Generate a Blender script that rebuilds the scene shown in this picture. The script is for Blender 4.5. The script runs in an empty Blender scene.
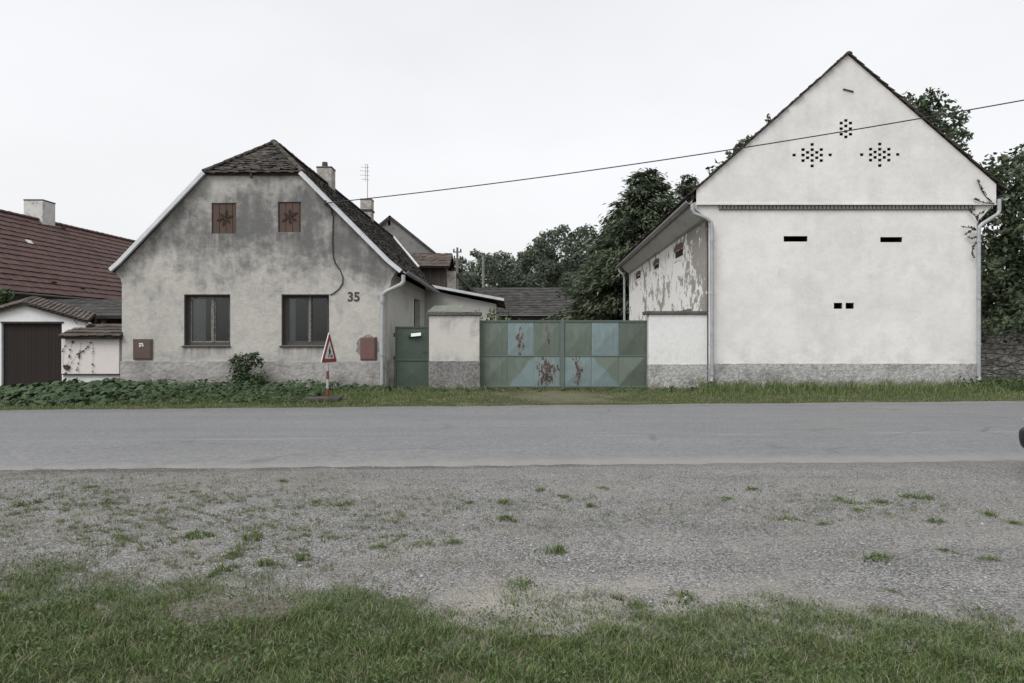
import bpy, bmesh, math, random
import numpy as np
from mathutils import Vector, Matrix
R = math.radians
SC = bpy.context.scene
COL = SC.collection
random.seed(7)
RNG = np.random.default_rng(11)

# ------------------------------------------------------------------ camera, sky, sun, exposure
F = 683.0
CAMZ, HZ = 1.6, 340.0
cam = bpy.data.cameras.new('camera'); cam.lens = 24.0; cam.sensor_width = 36.0
cam.shift_y = -1.5 / 1024; cam.clip_start = 0.05; cam.clip_end = 3000
co = bpy.data.objects.new('camera', cam); COL.objects.link(co)
co.location = (0, 0, CAMZ); co.rotation_euler = (R(90), 0, 0)
SC.camera = co

SUN_EL, SUN_AZ = 50.0, 222.0      # azimuth clockwise from +Y: the veiled sun stands behind the camera
w = bpy.data.worlds.new('World'); SC.world = w; w.use_nodes = True
nt = w.node_tree; bg = nt.nodes['Background']
sky = nt.nodes.new('ShaderNodeTexSky'); sky.sky_type = 'NISHITA'; sky.sun_disc = False
sky.sun_elevation = R(SUN_EL); sky.sun_rotation = R(SUN_AZ); sky.dust_density = 4.0; sky.air_density = 1.0
hs = nt.nodes.new('ShaderNodeHueSaturation'); hs.inputs['Saturation'].default_value = 0.10
gm = nt.nodes.new('ShaderNodeGamma'); gm.inputs[1].default_value = 0.30     # overcast: cloud evens the sky out
mu = nt.nodes.new('ShaderNodeMix'); mu.data_type = 'RGBA'; mu.blend_type = 'MULTIPLY'; mu.inputs[0].default_value = 1
mu.inputs[7].default_value = (4.95, 5.0, 5.08, 1)
nt.links.new(sky.outputs[0], hs.inputs['Color']); nt.links.new(hs.outputs[0], gm.inputs[0])
nt.links.new(gm.outputs[0], mu.inputs[6])
tc = nt.nodes.new('ShaderNodeTexCoord'); mp = nt.nodes.new('ShaderNodeMapping'); mp.inputs['Scale'].default_value = (2, 2, 5)
cn = nt.nodes.new('ShaderNodeTexNoise'); cn.inputs['Scale'].default_value = 1.3; cn.inputs['Detail'].default_value = 5
cr = nt.nodes.new('ShaderNodeMapRange'); cr.inputs[1].default_value = .35; cr.inputs[2].default_value = .65; cr.inputs[3].default_value = .955; cr.inputs[4].default_value = 1.01
cm = nt.nodes.new('ShaderNodeMix'); cm.data_type = 'RGBA'; cm.blend_type = 'MULTIPLY'; cm.inputs[0].default_value = 1     # faint cloud structure
nt.links.new(tc.outputs['Generated'], mp.inputs[0]); nt.links.new(mp.outputs[0], cn.inputs['Vector']); nt.links.new(cn.outputs['Fac'], cr.inputs[0])
nt.links.new(mu.outputs[2], cm.inputs[6]); nt.links.new(cr.outputs[0], cm.inputs[7]); nt.links.new(cm.outputs[2], bg.inputs[0])
bg.inputs[1].default_value = 0.10
sl = bpy.data.lights.new('sun', 'SUN'); sl.energy = 1.6; sl.angle = R(32); sl.color = (1, 0.985, 0.96)
so = bpy.data.objects.new('sun', sl); COL.objects.link(so)
az, el = R(SUN_AZ), R(SUN_EL)
sd = Vector((math.sin(az) * math.cos(el), math.cos(az) * math.cos(el), math.sin(el)))
so.rotation_euler = sd.to_track_quat('Z', 'Y').to_euler()
so.location = (0, -10, 30)
SC.view_settings.view_transform = 'Standard'; SC.view_settings.look = 'None'
SC.cycles.use_denoising = True; SC.cycles.denoiser = 'OPENIMAGEDENOISE'
SC.cycles.denoising_input_passes = 'RGB_ALBEDO_NORMAL'; SC.cycles.denoising_prefilter = 'ACCURATE'
SC.view_settings.gamma = 1.0; SC.view_settings.exposure = 0.385

def PX(px, Y): return (px - 512.0) / F * Y
def PZ(py, Y): return CAMZ + (HZ - py) / F * Y
def near_edge(x): return 8.67 + 0.048 * x
def far_edge(x): return 16.42 + 0.093 * x
def gz(x, y):
    e = far_edge(x); t = min(1.0, max(0.0, (y - e) / (20.2 - e)))
    return 0.13 * t * t * (3 - 2 * t)

# ------------------------------------------------------------------ mesh helpers
ORG = {}
class MB:
    def __init__(s): s.v = []; s.f = []
    def add(s, vs, fs):
        n = len(s.v); s.v += [tuple(v) for v in vs]; s.f += [tuple(i + n for i in f) for f in fs]; return s
    def box(s, x0, x1, y0, y1, z0, z1):
        return s.add([(x, y, z) for z in (z0, z1) for y in (y0, y1) for x in (x0, x1)],
                     [(0, 2, 3, 1), (4, 5, 7, 6), (0, 1, 5, 4), (2, 6, 7, 3), (0, 4, 6, 2), (1, 3, 7, 5)])
    def obox(s, c, a, b, d):
        c, a, b, d = Vector(c), Vector(a), Vector(b), Vector(d)
        return s.add([c + i * a + j * b + k * d for k in (-1, 1) for j in (-1, 1) for i in (-1, 1)],
                     [(0, 2, 3, 1), (4, 5, 7, 6), (0, 1, 5, 4), (2, 6, 7, 3), (0, 4, 6, 2), (1, 3, 7, 5)])
    def prism(s, pts, d):
        pts = [Vector(p) for p in pts]; d = Vector(d); n = len(pts)
        return s.add(pts + [p + d for p in pts], [tuple(range(n)), tuple(range(2 * n - 1, n - 1, -1))] +
                     [(i, i + n, (i + 1) % n + n, (i + 1) % n) for i in range(n)])
    def tube(s, path, r, n=8):
        path = [Vector(p) for p in path]; m = len(path)
        rs = r if isinstance(r, (list, tuple)) else [r] * m
        t0 = (path[1] - path[0]).normalized()
        a = t0.cross(Vector((0, 0, 1)) if abs(t0.z) < .9 else Vector((1, 0, 0))).normalized()
        vs = []
        for i, p in enumerate(path):
            t = ((path[min(i + 1, m - 1)] - p).normalized() + (p - path[max(i - 1, 0)]).normalized())
            t = t.normalized() if t.length > 1e-6 else t0
            a = (a - t * a.dot(t)).normalized(); b = t.cross(a)
            vs += [p + rs[i] * (math.cos(2 * math.pi * k / n) * a + math.sin(2 * math.pi * k / n) * b) for k in range(n)]
        fs = [(i * n + k, i * n + (k + 1) % n, (i + 1) * n + (k + 1) % n, (i + 1) * n + k) for i in range(m - 1) for k in range(n)]
        fs += [tuple(range(n - 1, -1, -1)), tuple(range((m - 1) * n, m * n))]
        return s.add(vs, fs)
    def holed(s, outline, holes, y0, d):
        """slab in the XZ plane with openings cut through it"""
        bm = bmesh.new(); es = []
        for loop in [outline] + holes:
            vs = [bm.verts.new((x, y0, z)) for x, z in loop]
            es += [bm.edges.new((vs[i], vs[(i + 1) % len(vs)])) for i in range(len(vs))]
        bmesh.ops.triangle_fill(bm, use_beauty=True, use_dissolve=False, edges=es)
        g = bmesh.ops.extrude_face_region(bm, geom=bm.faces[:])
        bmesh.ops.translate(bm, verts=[e for e in g['geom'] if isinstance(e, bmesh.types.BMVert)], vec=(0, d, 0))
        bm.verts.index_update()
        s.add([v.co.copy() for v in bm.verts], [tuple(v.index for v in f.verts) for f in bm.faces]); bm.free(); return s
    def build(s, name, mat, parent=None, origin=None, smooth=False, bevel=0, recalc=True):
        if parent is not None and origin is None: o0 = ORG[parent.name]; loc = Vector((0, 0, 0))
        elif parent is not None: o0 = Vector(origin); loc = o0 - ORG[parent.name]
        else: o0 = Vector(origin) if origin else Vector((0, 0, 0)); loc = o0
        me = bpy.data.meshes.new(name)
        me.from_pydata([tuple(Vector(v) - o0) for v in s.v], [], s.f)
        if recalc:
            bm = bmesh.new(); bm.from_mesh(me); bmesh.ops.recalc_face_normals(bm, faces=bm.faces[:]); bm.to_mesh(me); bm.free()
        if smooth: me.polygons.foreach_set('use_smooth', [True] * len(me.polygons))
        me.materials.append(mat)
        o = bpy.data.objects.new(name, me); COL.objects.link(o); o.location = loc
        if parent is not None: o.parent = parent
        ORG[o.name] = o0
        if bevel:
            b = o.modifiers.new('bevel', 'BEVEL'); b.width = bevel; b.segments = 2; b.limit_method = 'ANGLE'; b.angle_limit = R(35)
        return o
def quads_mesh(name, V, Q, mat, parent=None, origin=None, smooth=False):
    o0 = Vector(origin) if origin is not None else (ORG[parent.name] if parent is not None else Vector((0, 0, 0)))
    me = bpy.data.meshes.new(name)
    me.from_pydata((V - np.array(o0)[None]).astype(np.float32), [], Q)
    if smooth: me.polygons.foreach_set('use_smooth', np.ones(len(me.polygons), bool))
    me.materials.append(mat)
    o = bpy.data.objects.new(name, me); COL.objects.link(o); ORG[o.name] = o0
    if parent is not None: o.parent = parent; o.location = o0 - ORG[parent.name]
    else: o.location = o0
    return o
def thing(name, loc, label, cat, group=None):
    o = bpy.data.objects.new(name, None); COL.objects.link(o); o.location = loc; o.empty_display_size = .3
    ORG[o.name] = Vector(loc); return tag(o, label, cat, group)
def tag(o, label=None, cat=None, group=None, kind=None):
    if label: o['label'] = label
    if cat: o['category'] = cat
    if group: o['group'] = group
    if kind: o['kind'] = kind
    return o
def rect(px0, py0, px1, py1, Y):
    x0, x1, z0, z1 = PX(px0, Y), PX(px1, Y), PZ(py1, Y), PZ(py0, Y)
    return [(x0, z0), (x1, z0), (x1, z1), (x0, z1)]
def copy_tree(o, loc, rz=0, sc=1.0):
    c = o.copy(); COL.objects.link(c); c.location = loc; c.rotation_euler = (0, 0, rz); c.scale = (sc, sc, sc)
    for ch in list(o.children):
        d = ch.copy(); COL.objects.link(d); d.parent = c
    return c

# ------------------------------------------------------------------ materials
class NT:
    def __init__(s, name, rough=.85, spec=.3):
        s.m = bpy.data.materials.new(name); s.m.use_nodes = True; s.t = s.m.node_tree; s.b = s.t.nodes['Principled BSDF']
        s.b.inputs['Roughness'].default_value = rough; s.b.inputs['Specular IOR Level'].default_value = spec
    def n(s, typ, **kw):
        nd = s.t.nodes.new(typ)
        for k, v in kw.items(): setattr(nd, k, v)
        return nd
    def put(s, sock, val):
        if isinstance(val, bpy.types.NodeSocket): s.t.links.new(val, sock)
        elif isinstance(val, (tuple, list)) and sock.type == 'RGBA': sock.default_value = tuple(val)[:3] + (1,)
        else: sock.default_value = val
    def pos(s, sc=(1, 1, 1), obj=False, rot=(0, 0, 0)):
        mp = s.n('ShaderNodeMapping'); mp.inputs['Scale'].default_value = sc; mp.inputs['Rotation'].default_value = rot
        src = s.n('ShaderNodeTexCoord').outputs['Object'] if obj else s.n('ShaderNodeNewGeometry').outputs['Position']
        s.t.links.new(src, mp.inputs[0]); return mp.outputs[0]
    def noise(s, scale, detail=4, rough=.6, vec=None, dist=0):
        nd = s.n('ShaderNodeTexNoise'); nd.inputs['Scale'].default_value = scale; nd.inputs['Detail'].default_value = detail
        nd.inputs['Roughness'].default_value = rough; nd.inputs['Distortion'].default_value = dist
        s.t.links.new(vec if vec is not None else s.pos(), nd.inputs['Vector']); return nd.outputs['Fac']
    def voro(s, scale, vec=None, feature='F1', out='Distance'):
        nd = s.n('ShaderNodeTexVoronoi', feature=feature); nd.inputs['Scale'].default_value = scale
        s.t.links.new(vec if vec is not None else s.pos(), nd.inputs['Vector']); return nd.outputs[out]
    def math(s, op, a, b=0.0, clamp=False):
        nd = s.n('ShaderNodeMath', operation=op, use_clamp=clamp); s.put(nd.inputs[0], a); s.put(nd.inputs[1], b); return nd.outputs[0]
    def step(s, v, a, b):
        nd = s.n('ShaderNodeMapRange', interpolation_type='SMOOTHSTEP'); s.put(nd.inputs[0], v)
        nd.inputs[1].default_value = a; nd.inputs[2].default_value = b; return nd.outputs[0]
    def ramp(s, f, stops):
        nd = s.n('ShaderNodeValToRGB'); s.put(nd.inputs[0], f); e = nd.color_ramp.elements
        while len(e) < len(stops): e.new(.5)
        for el, (p, c) in zip(e, stops): el.position = p; el.color = tuple(c) + (1,)
        return nd.outputs[0]
    def mix(s, f, a, b, blend='MIX'):
        nd = s.n('ShaderNodeMix', data_type='RGBA', blend_type=blend); s.put(nd.inputs[0], f); s.put(nd.inputs[6], a); s.put(nd.inputs[7], b); return nd.outputs[2]
    def xyz(s, vec=None):
        nd = s.n('ShaderNodeSeparateXYZ'); s.t.links.new(vec if vec is not None else s.pos(), nd.inputs[0]); return nd.outputs
    def island(s): return s.n('ShaderNodeNewGeometry').outputs['Random Per Island']
    def bump(s, h, strength=.4, dist=.02):
        nd = s.n('ShaderNodeBump'); nd.inputs['Strength'].default_value = strength; nd.inputs['Distance'].default_value = dist
        s.t.links.new(h, nd.inputs['Height']); s.t.links.new(nd.outputs[0], s.b.inputs['Normal']); return s
    def base(s, c): s.put(s.b.inputs['Base Color'], c); return s
    def done(s): return s.m
def g(v, t=(1, 1, 1)): return tuple(v * k for k in t)
WARM = (1.0, .985, .955); COOL = (.97, .99, 1.02)

def plaster(name, light, dark, amount=.5, scale=.7, fine=40, bstr=.35, streak=.4):
    k = NT(name, .93, .2)
    a = k.noise(scale, 6, .62, dist=.4)
    b = k.noise(scale * 4.3, 5, .65)
    st = k.noise(1.0, 4, .6, vec=k.pos((5, 5, .5)))
    f = k.math('ADD', k.math('MULTIPLY', a, .62), k.math('ADD', k.math('MULTIPLY', b, .38 - .2 * streak), k.math('MULTIPLY', st, .2 * streak)))
    f = k.step(f, .5 + .22 * (1 - amount) - .14, .5 + .22 * (1 - amount) + .14)
    c = k.mix(f, light, dark)
    fi = k.noise(fine, 3, .7)
    c = k.mix(k.math('MULTIPLY', k.step(fi, .35, .75), .35), c, g(.7), 'MULTIPLY')
    k.base(c); k.bump(k.math('ADD', k.math('MULTIPLY', fi, .5), k.noise(fine * .2, 4, .6)), bstr, .02)
    return k.done()
def facade_plaster():
    """old lime plaster: pale where it is washed, sooty grey in broad vertical runs in the upper half and round the attic openings"""
    k = NT('sooty_plaster', .94, .2)
    z = k.xyz()[2]
    a = k.noise(.85, 7, .62, dist=.5); b = k.noise(3.2, 6, .68); st = k.noise(1, 5, .6, vec=k.pos((3.2, 3.2, .55)))
    band = k.math('SUBTRACT', k.step(z, 2.6, 4.6), k.math('MULTIPLY', k.step(z, 5.75, 6.4), .55))
    f = k.math('ADD', k.math('MULTIPLY', a, .5), k.math('ADD', k.math('MULTIPLY', b, .28), k.math('MULTIPLY', st, .22)))
    f = k.math('ADD', f, k.math('MULTIPLY', k.math('SUBTRACT', band, .5), .17))
    soot = k.step(f, .42, .66)
    c = k.mix(k.math('MULTIPLY', k.noise(.5, 3, .5), 1.0), g(.6, (1, .958, .895)), g(.45, (1, .952, .888)))
    m2 = k.step(k.noise(2.1, 7, .7, dist=.6), .42, .68)
    c = k.mix(k.math('MULTIPLY', m2, .3), c, g(.27, (1, .985, .96)))
    c = k.mix(soot, c, g(.165, (1, .99, .97)))
    xx = k.xyz()[0]; sn = k.noise(1, 4, .65, vec=k.pos((9, 9, .7)))
    for xa, xb, zt_, ln in ((PX(211, 20.5), PX(237, 20.5), PZ(233.5, 20.5), .95), (PX(277, 20.5), PX(302, 20.5), PZ(232, 20.5), .8), (PX(182, 20.5), PX(231, 20.5), PZ(346, 20.5), .5), (PX(279, 20.5), PX(330, 20.5), PZ(346, 20.5), .5)):
        inside = k.math('MULTIPLY', k.step(xx, xa - .12, xa + .06), k.step(xx, xb + .12, xb - .06))
        fall = k.math('MULTIPLY', k.step(z, zt_ - ln, zt_), k.math('LESS_THAN', z, zt_))
        run = k.math('MULTIPLY', k.math('MULTIPLY', inside, fall), k.step(sn, .34, .6))
        c = k.mix(k.math('MULTIPLY', run, .62), c, g(.12, (1, .99, .97)))
    gr = k.noise(9, 6, .78); c = k.mix(k.math('MULTIPLY', k.step(gr, .4, .62), .28), c, g(.6), 'MULTIPLY')
    gr2 = k.noise(16, 4, .8); c = k.mix(k.math('MULTIPLY', k.step(gr2, .52, .7), .3), c, g(1.3), 'MULTIPLY')
    low = k.math('MULTIPLY', k.step(z, 1.35, .95), k.step(b, .35, .65))
    c = k.mix(k.math('MULTIPLY', low, .5), c, g(.2))
    fi = k.noise(34, 4, .7)
    c = k.mix(k.math('MULTIPLY', k.step(fi, .35, .7), .35), c, g(.72), 'MULTIPLY')
    cr = k.voro(.9, k.pos((1, 1, 1.3)), 'DISTANCE_TO_EDGE')
    k.base(c); k.bump(k.math('ADD', k.math('MULTIPLY', fi, .4), k.math('MULTIPLY', gr, 1.6)), .55, .03)
    return k.done()
def peeling_plaster():
    k = NT('peeling_plaster', .93, .2)
    y = k.xyz()[1]
    a = k.noise(1, 6, .62, vec=k.pos((1.0, 1.0, 1.05)), dist=1.1); b = k.noise(6, 5, .68, vec=k.pos((1, 1, .9)))
    f = k.math('ADD', k.math('MULTIPLY', a, .72), k.math('MULTIPLY', b, .28))
    f = k.math('ADD', f, k.math('MULTIPLY', k.step(y, 25.5, 20.5), .1))
    f = k.math('ADD', f, k.math('MULTIPLY', k.math('SUBTRACT', k.noise(26, 3, .7), .5), .07))
    peel = k.step(f, .54, .552)
    w_ = k.mix(k.noise(.8, 4), g(.9, (1, .99, .975)), g(.74, (1, .975, .93)))
    r_ = k.mix(k.noise(9, 5, .7), g(.42, (1, .94, .87)), g(.24, (1, .94, .86)))
    k.base(k.mix(peel, w_, r_)); k.bump(k.math('ADD', k.math('MULTIPLY', peel, -.6), k.math('MULTIPLY', k.noise(30, 4), .3)), .6, .03)
    return k.done()
def barn_plaster():
    k = NT('white_plaster', .92, .2)
    a = k.noise(.45, 6, .6, dist=.5); b = k.noise(2.4, 6, .7); st = k.noise(1, 4, .6, vec=k.pos((4, 4, .35)))
    f = k.math('ADD', k.math('MULTIPLY', a, .58), k.math('ADD', k.math('MULTIPLY', b, .32), k.math('MULTIPLY', st, .10)))
    c = k.mix(k.step(f, .36, .68), g(.76, (1, .988, .965)), g(.62, (1, .975, .935)))
    gr = k.noise(8, 6, .78); c = k.mix(k.math('MULTIPLY', k.step(gr, .42, .66), .12), c, g(.7), 'MULTIPLY')
    m3 = k.noise(1.3, 7, .72, dist=.8); c = k.mix(k.math('MULTIPLY', k.step(m3, .5, .68), .27), c, g(.52, (1, .975, .93)))
    z = k.xyz()[2]
    c = k.mix(k.math('MULTIPLY', k.math('MULTIPLY', k.step(z, 1.7, .9), k.step(b, .4, .7)), .35), c, g(.45, (1, .97, .92)))
    c = k.mix(k.math('MULTIPLY', k.step(k.noise(28, 3, .7), .45, .8), .14), c, g(.6), 'MULTIPLY')
    k.base(c); k.bump(k.math('ADD', k.math('MULTIPLY', gr, .45), k.noise(2.5, 4, .55)), .4, .035)
    return k.done()
def cement(name, a, b, sc=18):
    k = NT(name, .95, .15)
    f = k.noise(sc, 6, .72); f2 = k.noise(1.6, 5, .62, dist=.4)
    c = k.mix(k.step(f, .34, .66), a, b); c = k.mix(k.math('MULTIPLY', k.step(f2, .45, .7), .6), c, g(.45), 'MULTIPLY')
    z = k.xyz()[2]
    c = k.mix(k.math('MULTIPLY', k.math('MULTIPLY', k.step(z, .6, .15), k.step(k.noise(3, 4), .4, .6)), .6), c, (.12, .09, .062))
    k.base(c); k.bump(k.math('ADD', f, k.math('MULTIPLY', k.voro(sc * 1.4), .5)), .8, .03); return k.done()
def tiles_mat(name, a, b, moss=(.05, .05, .035), m=.4, rough=.85):
    k = NT(name, rough, .25)
    c = k.mix(k.island(), a, b)
    f = k.math('ADD', k.math('MULTIPLY', k.noise(1.3, 5, .65), .6), k.math('MULTIPLY', k.noise(9, 4, .7), .4))
    c = k.mix(k.math('MULTIPLY', k.step(f, .56 - .2 * m, .68 - .1 * m), .85), c, moss)
    k.base(c); k.bump(k.noise(35, 4, .7), .4, .01); return k.done()
def paint(name, c, wear=None, rough=.5, var=.25, sc=5, amt=.3):
    k = NT(name, rough, .4)
    cc = k.mix(k.math('MULTIPLY', k.step(k.noise(sc, 5, .65), .35, .7), var), c, g(.55), 'MULTIPLY')
    if wear: cc = k.mix(k.step(k.noise(sc * 2.3, 6, .72), .72 - amt * .3, .76 - amt * .3), cc, wear)
    k.base(cc); k.bump(k.noise(sc * 9, 3), .12, .005); return k.done()
def metal(name, c, rough=.45, met=.6, var=.35):
    k = NT(name, rough, .4); k.b.inputs['Metallic'].default_value = met
    k.base(k.mix(k.math('MULTIPLY', k.step(k.noise(3.5, 5, .65), .35, .7), var), c, g(.4), 'MULTIPLY')); return k.done()
def plain(name, c, rough=.85, var=.25, sc=6):
    k = NT(name, rough, .25); k.base(k.mix(k.math('MULTIPLY', k.step(k.noise(sc, 5, .65), .35, .7), var), c, g(.5), 'MULTIPLY')); return k.done()
def planks(name, a, b, width=.14, axis=0):
    k = NT(name, .88, .2); p = k.xyz()[axis]
    t = k.math('DIVIDE', p, width); fr = k.math('FRACT', t); fl = k.math('FLOOR', t)
    wn = k.n('ShaderNodeTexWhiteNoise', noise_dimensions='1D'); k.put(wn.inputs['W'], fl)
    gr = k.noise(1, 5, .7, vec=k.pos((30, 30, 1.2)))
    c = k.mix(k.math('ADD', k.math('MULTIPLY', wn.outputs[0], .5), k.math('MULTIPLY', gr, .5)), a, b)
    gap = k.math('MAXIMUM', k.step(fr, .07, .03), k.step(fr, .95, .99))
    c = k.mix(gap, c, g(.012)); k.base(c); k.bump(k.math('SUBTRACT', gr, k.math('MULTIPLY', gap, 2)), .5, .01); return k.done()
def leaf(name, a, b, trans=.25, c3=None, rough=.55, dry=.0):
    k = NT(name, rough, .3); r_ = k.island()
    c = k.mix(r_, a, b)
    if c3: c = k.mix(k.step(k.noise(.8, 3), .45, .65), c, c3)
    if dry: c = k.mix(k.step(k.math('FRACT', k.math('MULTIPLY', r_, 37.7)), 1 - dry - .02, 1 - dry), c, (.3, .275, .2))
    k.base(c)
    tr = k.n('ShaderNodeBsdfTranslucent'); k.put(tr.inputs[0], c)
    ms = k.n('ShaderNodeMixShader'); ms.inputs[0].default_value = trans
    out = k.t.nodes['Material Output']
    k.t.links.new(k.b.outputs[0], ms.inputs[1]); k.t.links.new(tr.outputs[0], ms.inputs[2]); k.t.links.new(ms.outputs[0], out.inputs[0])
    return k.done()
def glass():
    k = NT('window_glass', .04, .5)
    fr = k.n('ShaderNodeFresnel'); fr.inputs[0].default_value = 1.5
    t = k.n('ShaderNodeBsdfTransparent'); t.inputs[0].default_value = (.72, .73, .73, 1)
    gl = k.n('ShaderNodeBsdfGlossy'); gl.inputs['Roughness'].default_value = .04; gl.inputs[0].default_value = (.9, .9, .9, 1)
    bp = k.n('ShaderNodeBump'); bp.inputs['Strength'].default_value = .08; bp.inputs['Distance'].default_value = .02
    k.t.links.new(k.noise(1.6, 2, .5), bp.inputs['Height']); k.t.links.new(bp.outputs[0], gl.inputs['Normal'])
    ms = k.n('ShaderNodeMixShader'); k.t.links.new(fr.outputs[0], ms.inputs[0])
    k.t.links.new(t.outputs[0], ms.inputs[1]); k.t.links.new(gl.outputs[0], ms.inputs[2])
    k.t.links.new(ms.outputs[0], k.t.nodes['Material Output'].inputs[0]); return k.done()
def gate_panel(name, colour, rust=0.0, width=.25, second=None, seed=0.0, ang=0.0):
    """painted sheet steel; rust follows the panel's own middle, its runs go downwards"""
    k = NT(name, .55, .35)
    o = k.xyz(k.pos(obj=True)); ov = k.pos((1, 1, 1), obj=True)
    sh = k.n('ShaderNodeMapping'); sh.inputs['Location'].default_value = (seed, seed * .7, seed * 1.3); k.t.links.new(ov, sh.inputs[0])
    c = k.mix(k.math('MULTIPLY', k.step(k.noise(3, 5, .65, vec=sh.outputs[0]), .35, .7), .4), colour, g(.62), 'MULTIPLY')
    dr = k.noise(1, 5, .7, vec=k.pos((14, 14, 1.4), obj=True)); c = k.mix(k.math('MULTIPLY', k.step(dr, .45, .7), .4), c, g(.55), 'MULTIPLY')
    if second:
        d = k.math('ADD', k.math('MULTIPLY', o[0], math.cos(ang)), k.math('MULTIPLY', o[2], math.sin(ang)))
        d = k.math('ADD', d, k.math('MULTIPLY', k.math('SUBTRACT', k.noise(4, 4, .6, vec=sh.outputs[0]), .5), .18))
        c = k.mix(k.step(d, -.03, .05), c, second)
    st = k.n('ShaderNodeMapping'); st.inputs['Scale'].default_value = (13, 13, 4.5); k.t.links.new(sh.outputs[0], st.inputs[0])
    nz = k.noise(1, 7, .68, vec=st.outputs[0], dist=.5)
    wv = k.math('MULTIPLY', k.math('SUBTRACT', k.noise(2.2, 3, .6, vec=sh.outputs[0]), .5), .5)
    cen = k.math('SUBTRACT', 1.0, k.math('DIVIDE', k.math('ABSOLUTE', k.math('ADD', o[0], wv)), width))
    cen = k.math('SUBTRACT', cen, k.math('MULTIPLY', k.math('ABSOLUTE', o[2]), .55))
    f = k.math('ADD', nz, k.math('MULTIPLY', k.math('MAXIMUM', cen, -1.0), .15 * rust))
    mask = k.step(f, .66, .69) if rust > 0 else k.step(nz, .76, .8)
    ru = k.mix(k.noise(22, 5, .7, vec=sh.outputs[0]), (.078, .056, .045), (.034, .028, .026))
    ru = k.mix(k.step(k.noise(12, 3, .6, vec=sh.outputs[0]), .6, .68), ru, (.25, .23, .21))
    if rust > 0:
        halo = k.step(f, .61, .66); c = k.mix(k.math('MULTIPLY', halo, .55), c, (.2, .17, .145)); ru = k.mix(k.step(k.noise(17, 4, .7, vec=sh.outputs[0]), .55, .62), ru, (.21, .2, .19))
    k.base(k.mix(mask, c, ru)); k.bump(k.math('ADD', k.math('MULTIPLY', mask, -.3), k.math('MULTIPLY', k.noise(3, 3, .5), .8)), .25, .02); return k.done()

M = {}
M['facade'] = facade_plaster()
M['barn'] = barn_plaster()
M['peel'] = peeling_plaster()
M['sidewall'] = plaster('grey_side_plaster', g(.58, WARM), g(.3, WARM), .45, .8, 36, .4, 1.0)
M['pillar'] = plaster('pillar_plaster', g(.55, (1, .96, .905)), g(.22, WARM), .5, 1.2, 36, .4, .8)
M['bwall'] = plaster('whitewashed_plaster', g(.72, (1, .993, .98)), g(.5, WARM), .4, 1.3, 14, .35, .5)
M['pink'] = plaster('pale_pink_plaster', g(.66, (1, .93, .9)), g(.5, (1, .93, .89)), .3, .9, 40, .25, .5)
M['garage'] = plaster('garage_white_plaster', g(.74), g(.5), .35, 1.1, 40, .3, .6)
M['rear'] = plaster('old_rear_plaster', g(.22, (1, .97, .93)), g(.075, (1, .97, .94)), .6, 1.1, 20, .6, .3)
M['annex'] = plaster('annex_plaster', g(.46, (1, .98, .93)), g(.22, (1, .98, .93)), .4, .8, 30, .4, .8)
M['cement'] = cement('rough_cement', g(.40, (1, .965, .92)), g(.30, (1, .965, .92)), 7)
M['patch'] = cement('grey_render_patch', g(.3, WARM), g(.22, WARM), 20)
M['pebble'] = cement('coarse_pebble_render', g(.3, WARM), g(.13, WARM), 20)
M['cement2'] = cement('pebbledash_cement', g(.5, (1, .99, .97)), g(.28, WARM), 12)
M['conc'] = cement('concrete_cap', g(.17, WARM), g(.08), 22)
M['oldtile'] = tiles_mat('old_beavertail_tiles', (.10, .084, .072), (.045, .04, .036), (.028, .027, .023), .55)
M['mosstile'] = tiles_mat('mossy_beavertail_tiles', (.065, .057, .05), (.03, .028, .025), (.024, .024, .017), .6)
M['redtile'] = tiles_mat('brown_red_tiles', (.118, .066, .056), (.082, .048, .043), (.055, .036, .033), .15, .6)
M['browntile'] = tiles_mat('brown_tiles', (.19, .145, .125), (.11, .088, .078), (.06, .055, .05), .45)
M['capt'] = tiles_mat('wall_cap_tiles', (.135, .107, .092), (.07, .057, .05), (.045, .043, .04), .4)
M['greytile'] = tiles_mat('dark_grey_tiles', (.085, .081, .078), (.045, .043, .042), (.03, .03, .028), .4)
M['verget'] = tiles_mat('barn_verge_tiles', (.09, .068, .058), (.045, .038, .035), (.035, .034, .028), .5)
M['under'] = plain('dark_roof_timber', (.045, .036, .03), .9)
M['white_metal'] = paint('white_sheet_metal', g(.62, COOL), (.2, .19, .18), .5, .35, 4, .05)
M['zinc'] = metal('zinc_sheet', g(.42, COOL), .5, .45)
M['pipe'] = metal('galvanised_pipe', g(.42, COOL), .5, .35)
M['lightpipe'] = paint('pale_painted_pipe', g(.4, COOL), (.17, .16, .15), .5, .4, 7, .25)
M['frame'] = paint('weathered_window_wood', (.065, .06, .056), (.2, .19, .175), .8, .4, 8, .2)
M['reveal'] = plain('dark_window_surround', (.075, .07, .066), .9, .4)
M['mull'] = paint('flaking_white_wood', (.21, .2, .18), (.07, .065, .06), .8, .4, 9, .7)
M['glass'] = glass()
M['curtain'] = plain('grey_net_curtain', (.5, .5, .49), .95, .3, 2)
M['opening_panel'] = planks('brown_shutter_boards', (.118, .08, .066), (.085, .06, .05), .2)
M['ornament'] = plain('dark_carved_wood', (.035, .025, .021), .8)
M['boxbrown'] = paint('brown_box_paint', (.098, .066, .056), (.06, .045, .04), .6, .3, 6, .15)
M['boxred'] = paint('faded_red_box_paint', (.155, .083, .073), (.12, .1, .092), .7, .35, 6, .25)
M['label'] = plain('white_sticker', (.62, .62, .6), .6, .1)
M['black'] = plain('black_rubber', (.02, .02, .02), .7, .2)
M['iron'] = plain('dark_iron', (.045, .042, .04), .6, .3)
M['numeral'] = plain('dark_number_paint', (.075, .07, .066), .8, .3)
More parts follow.
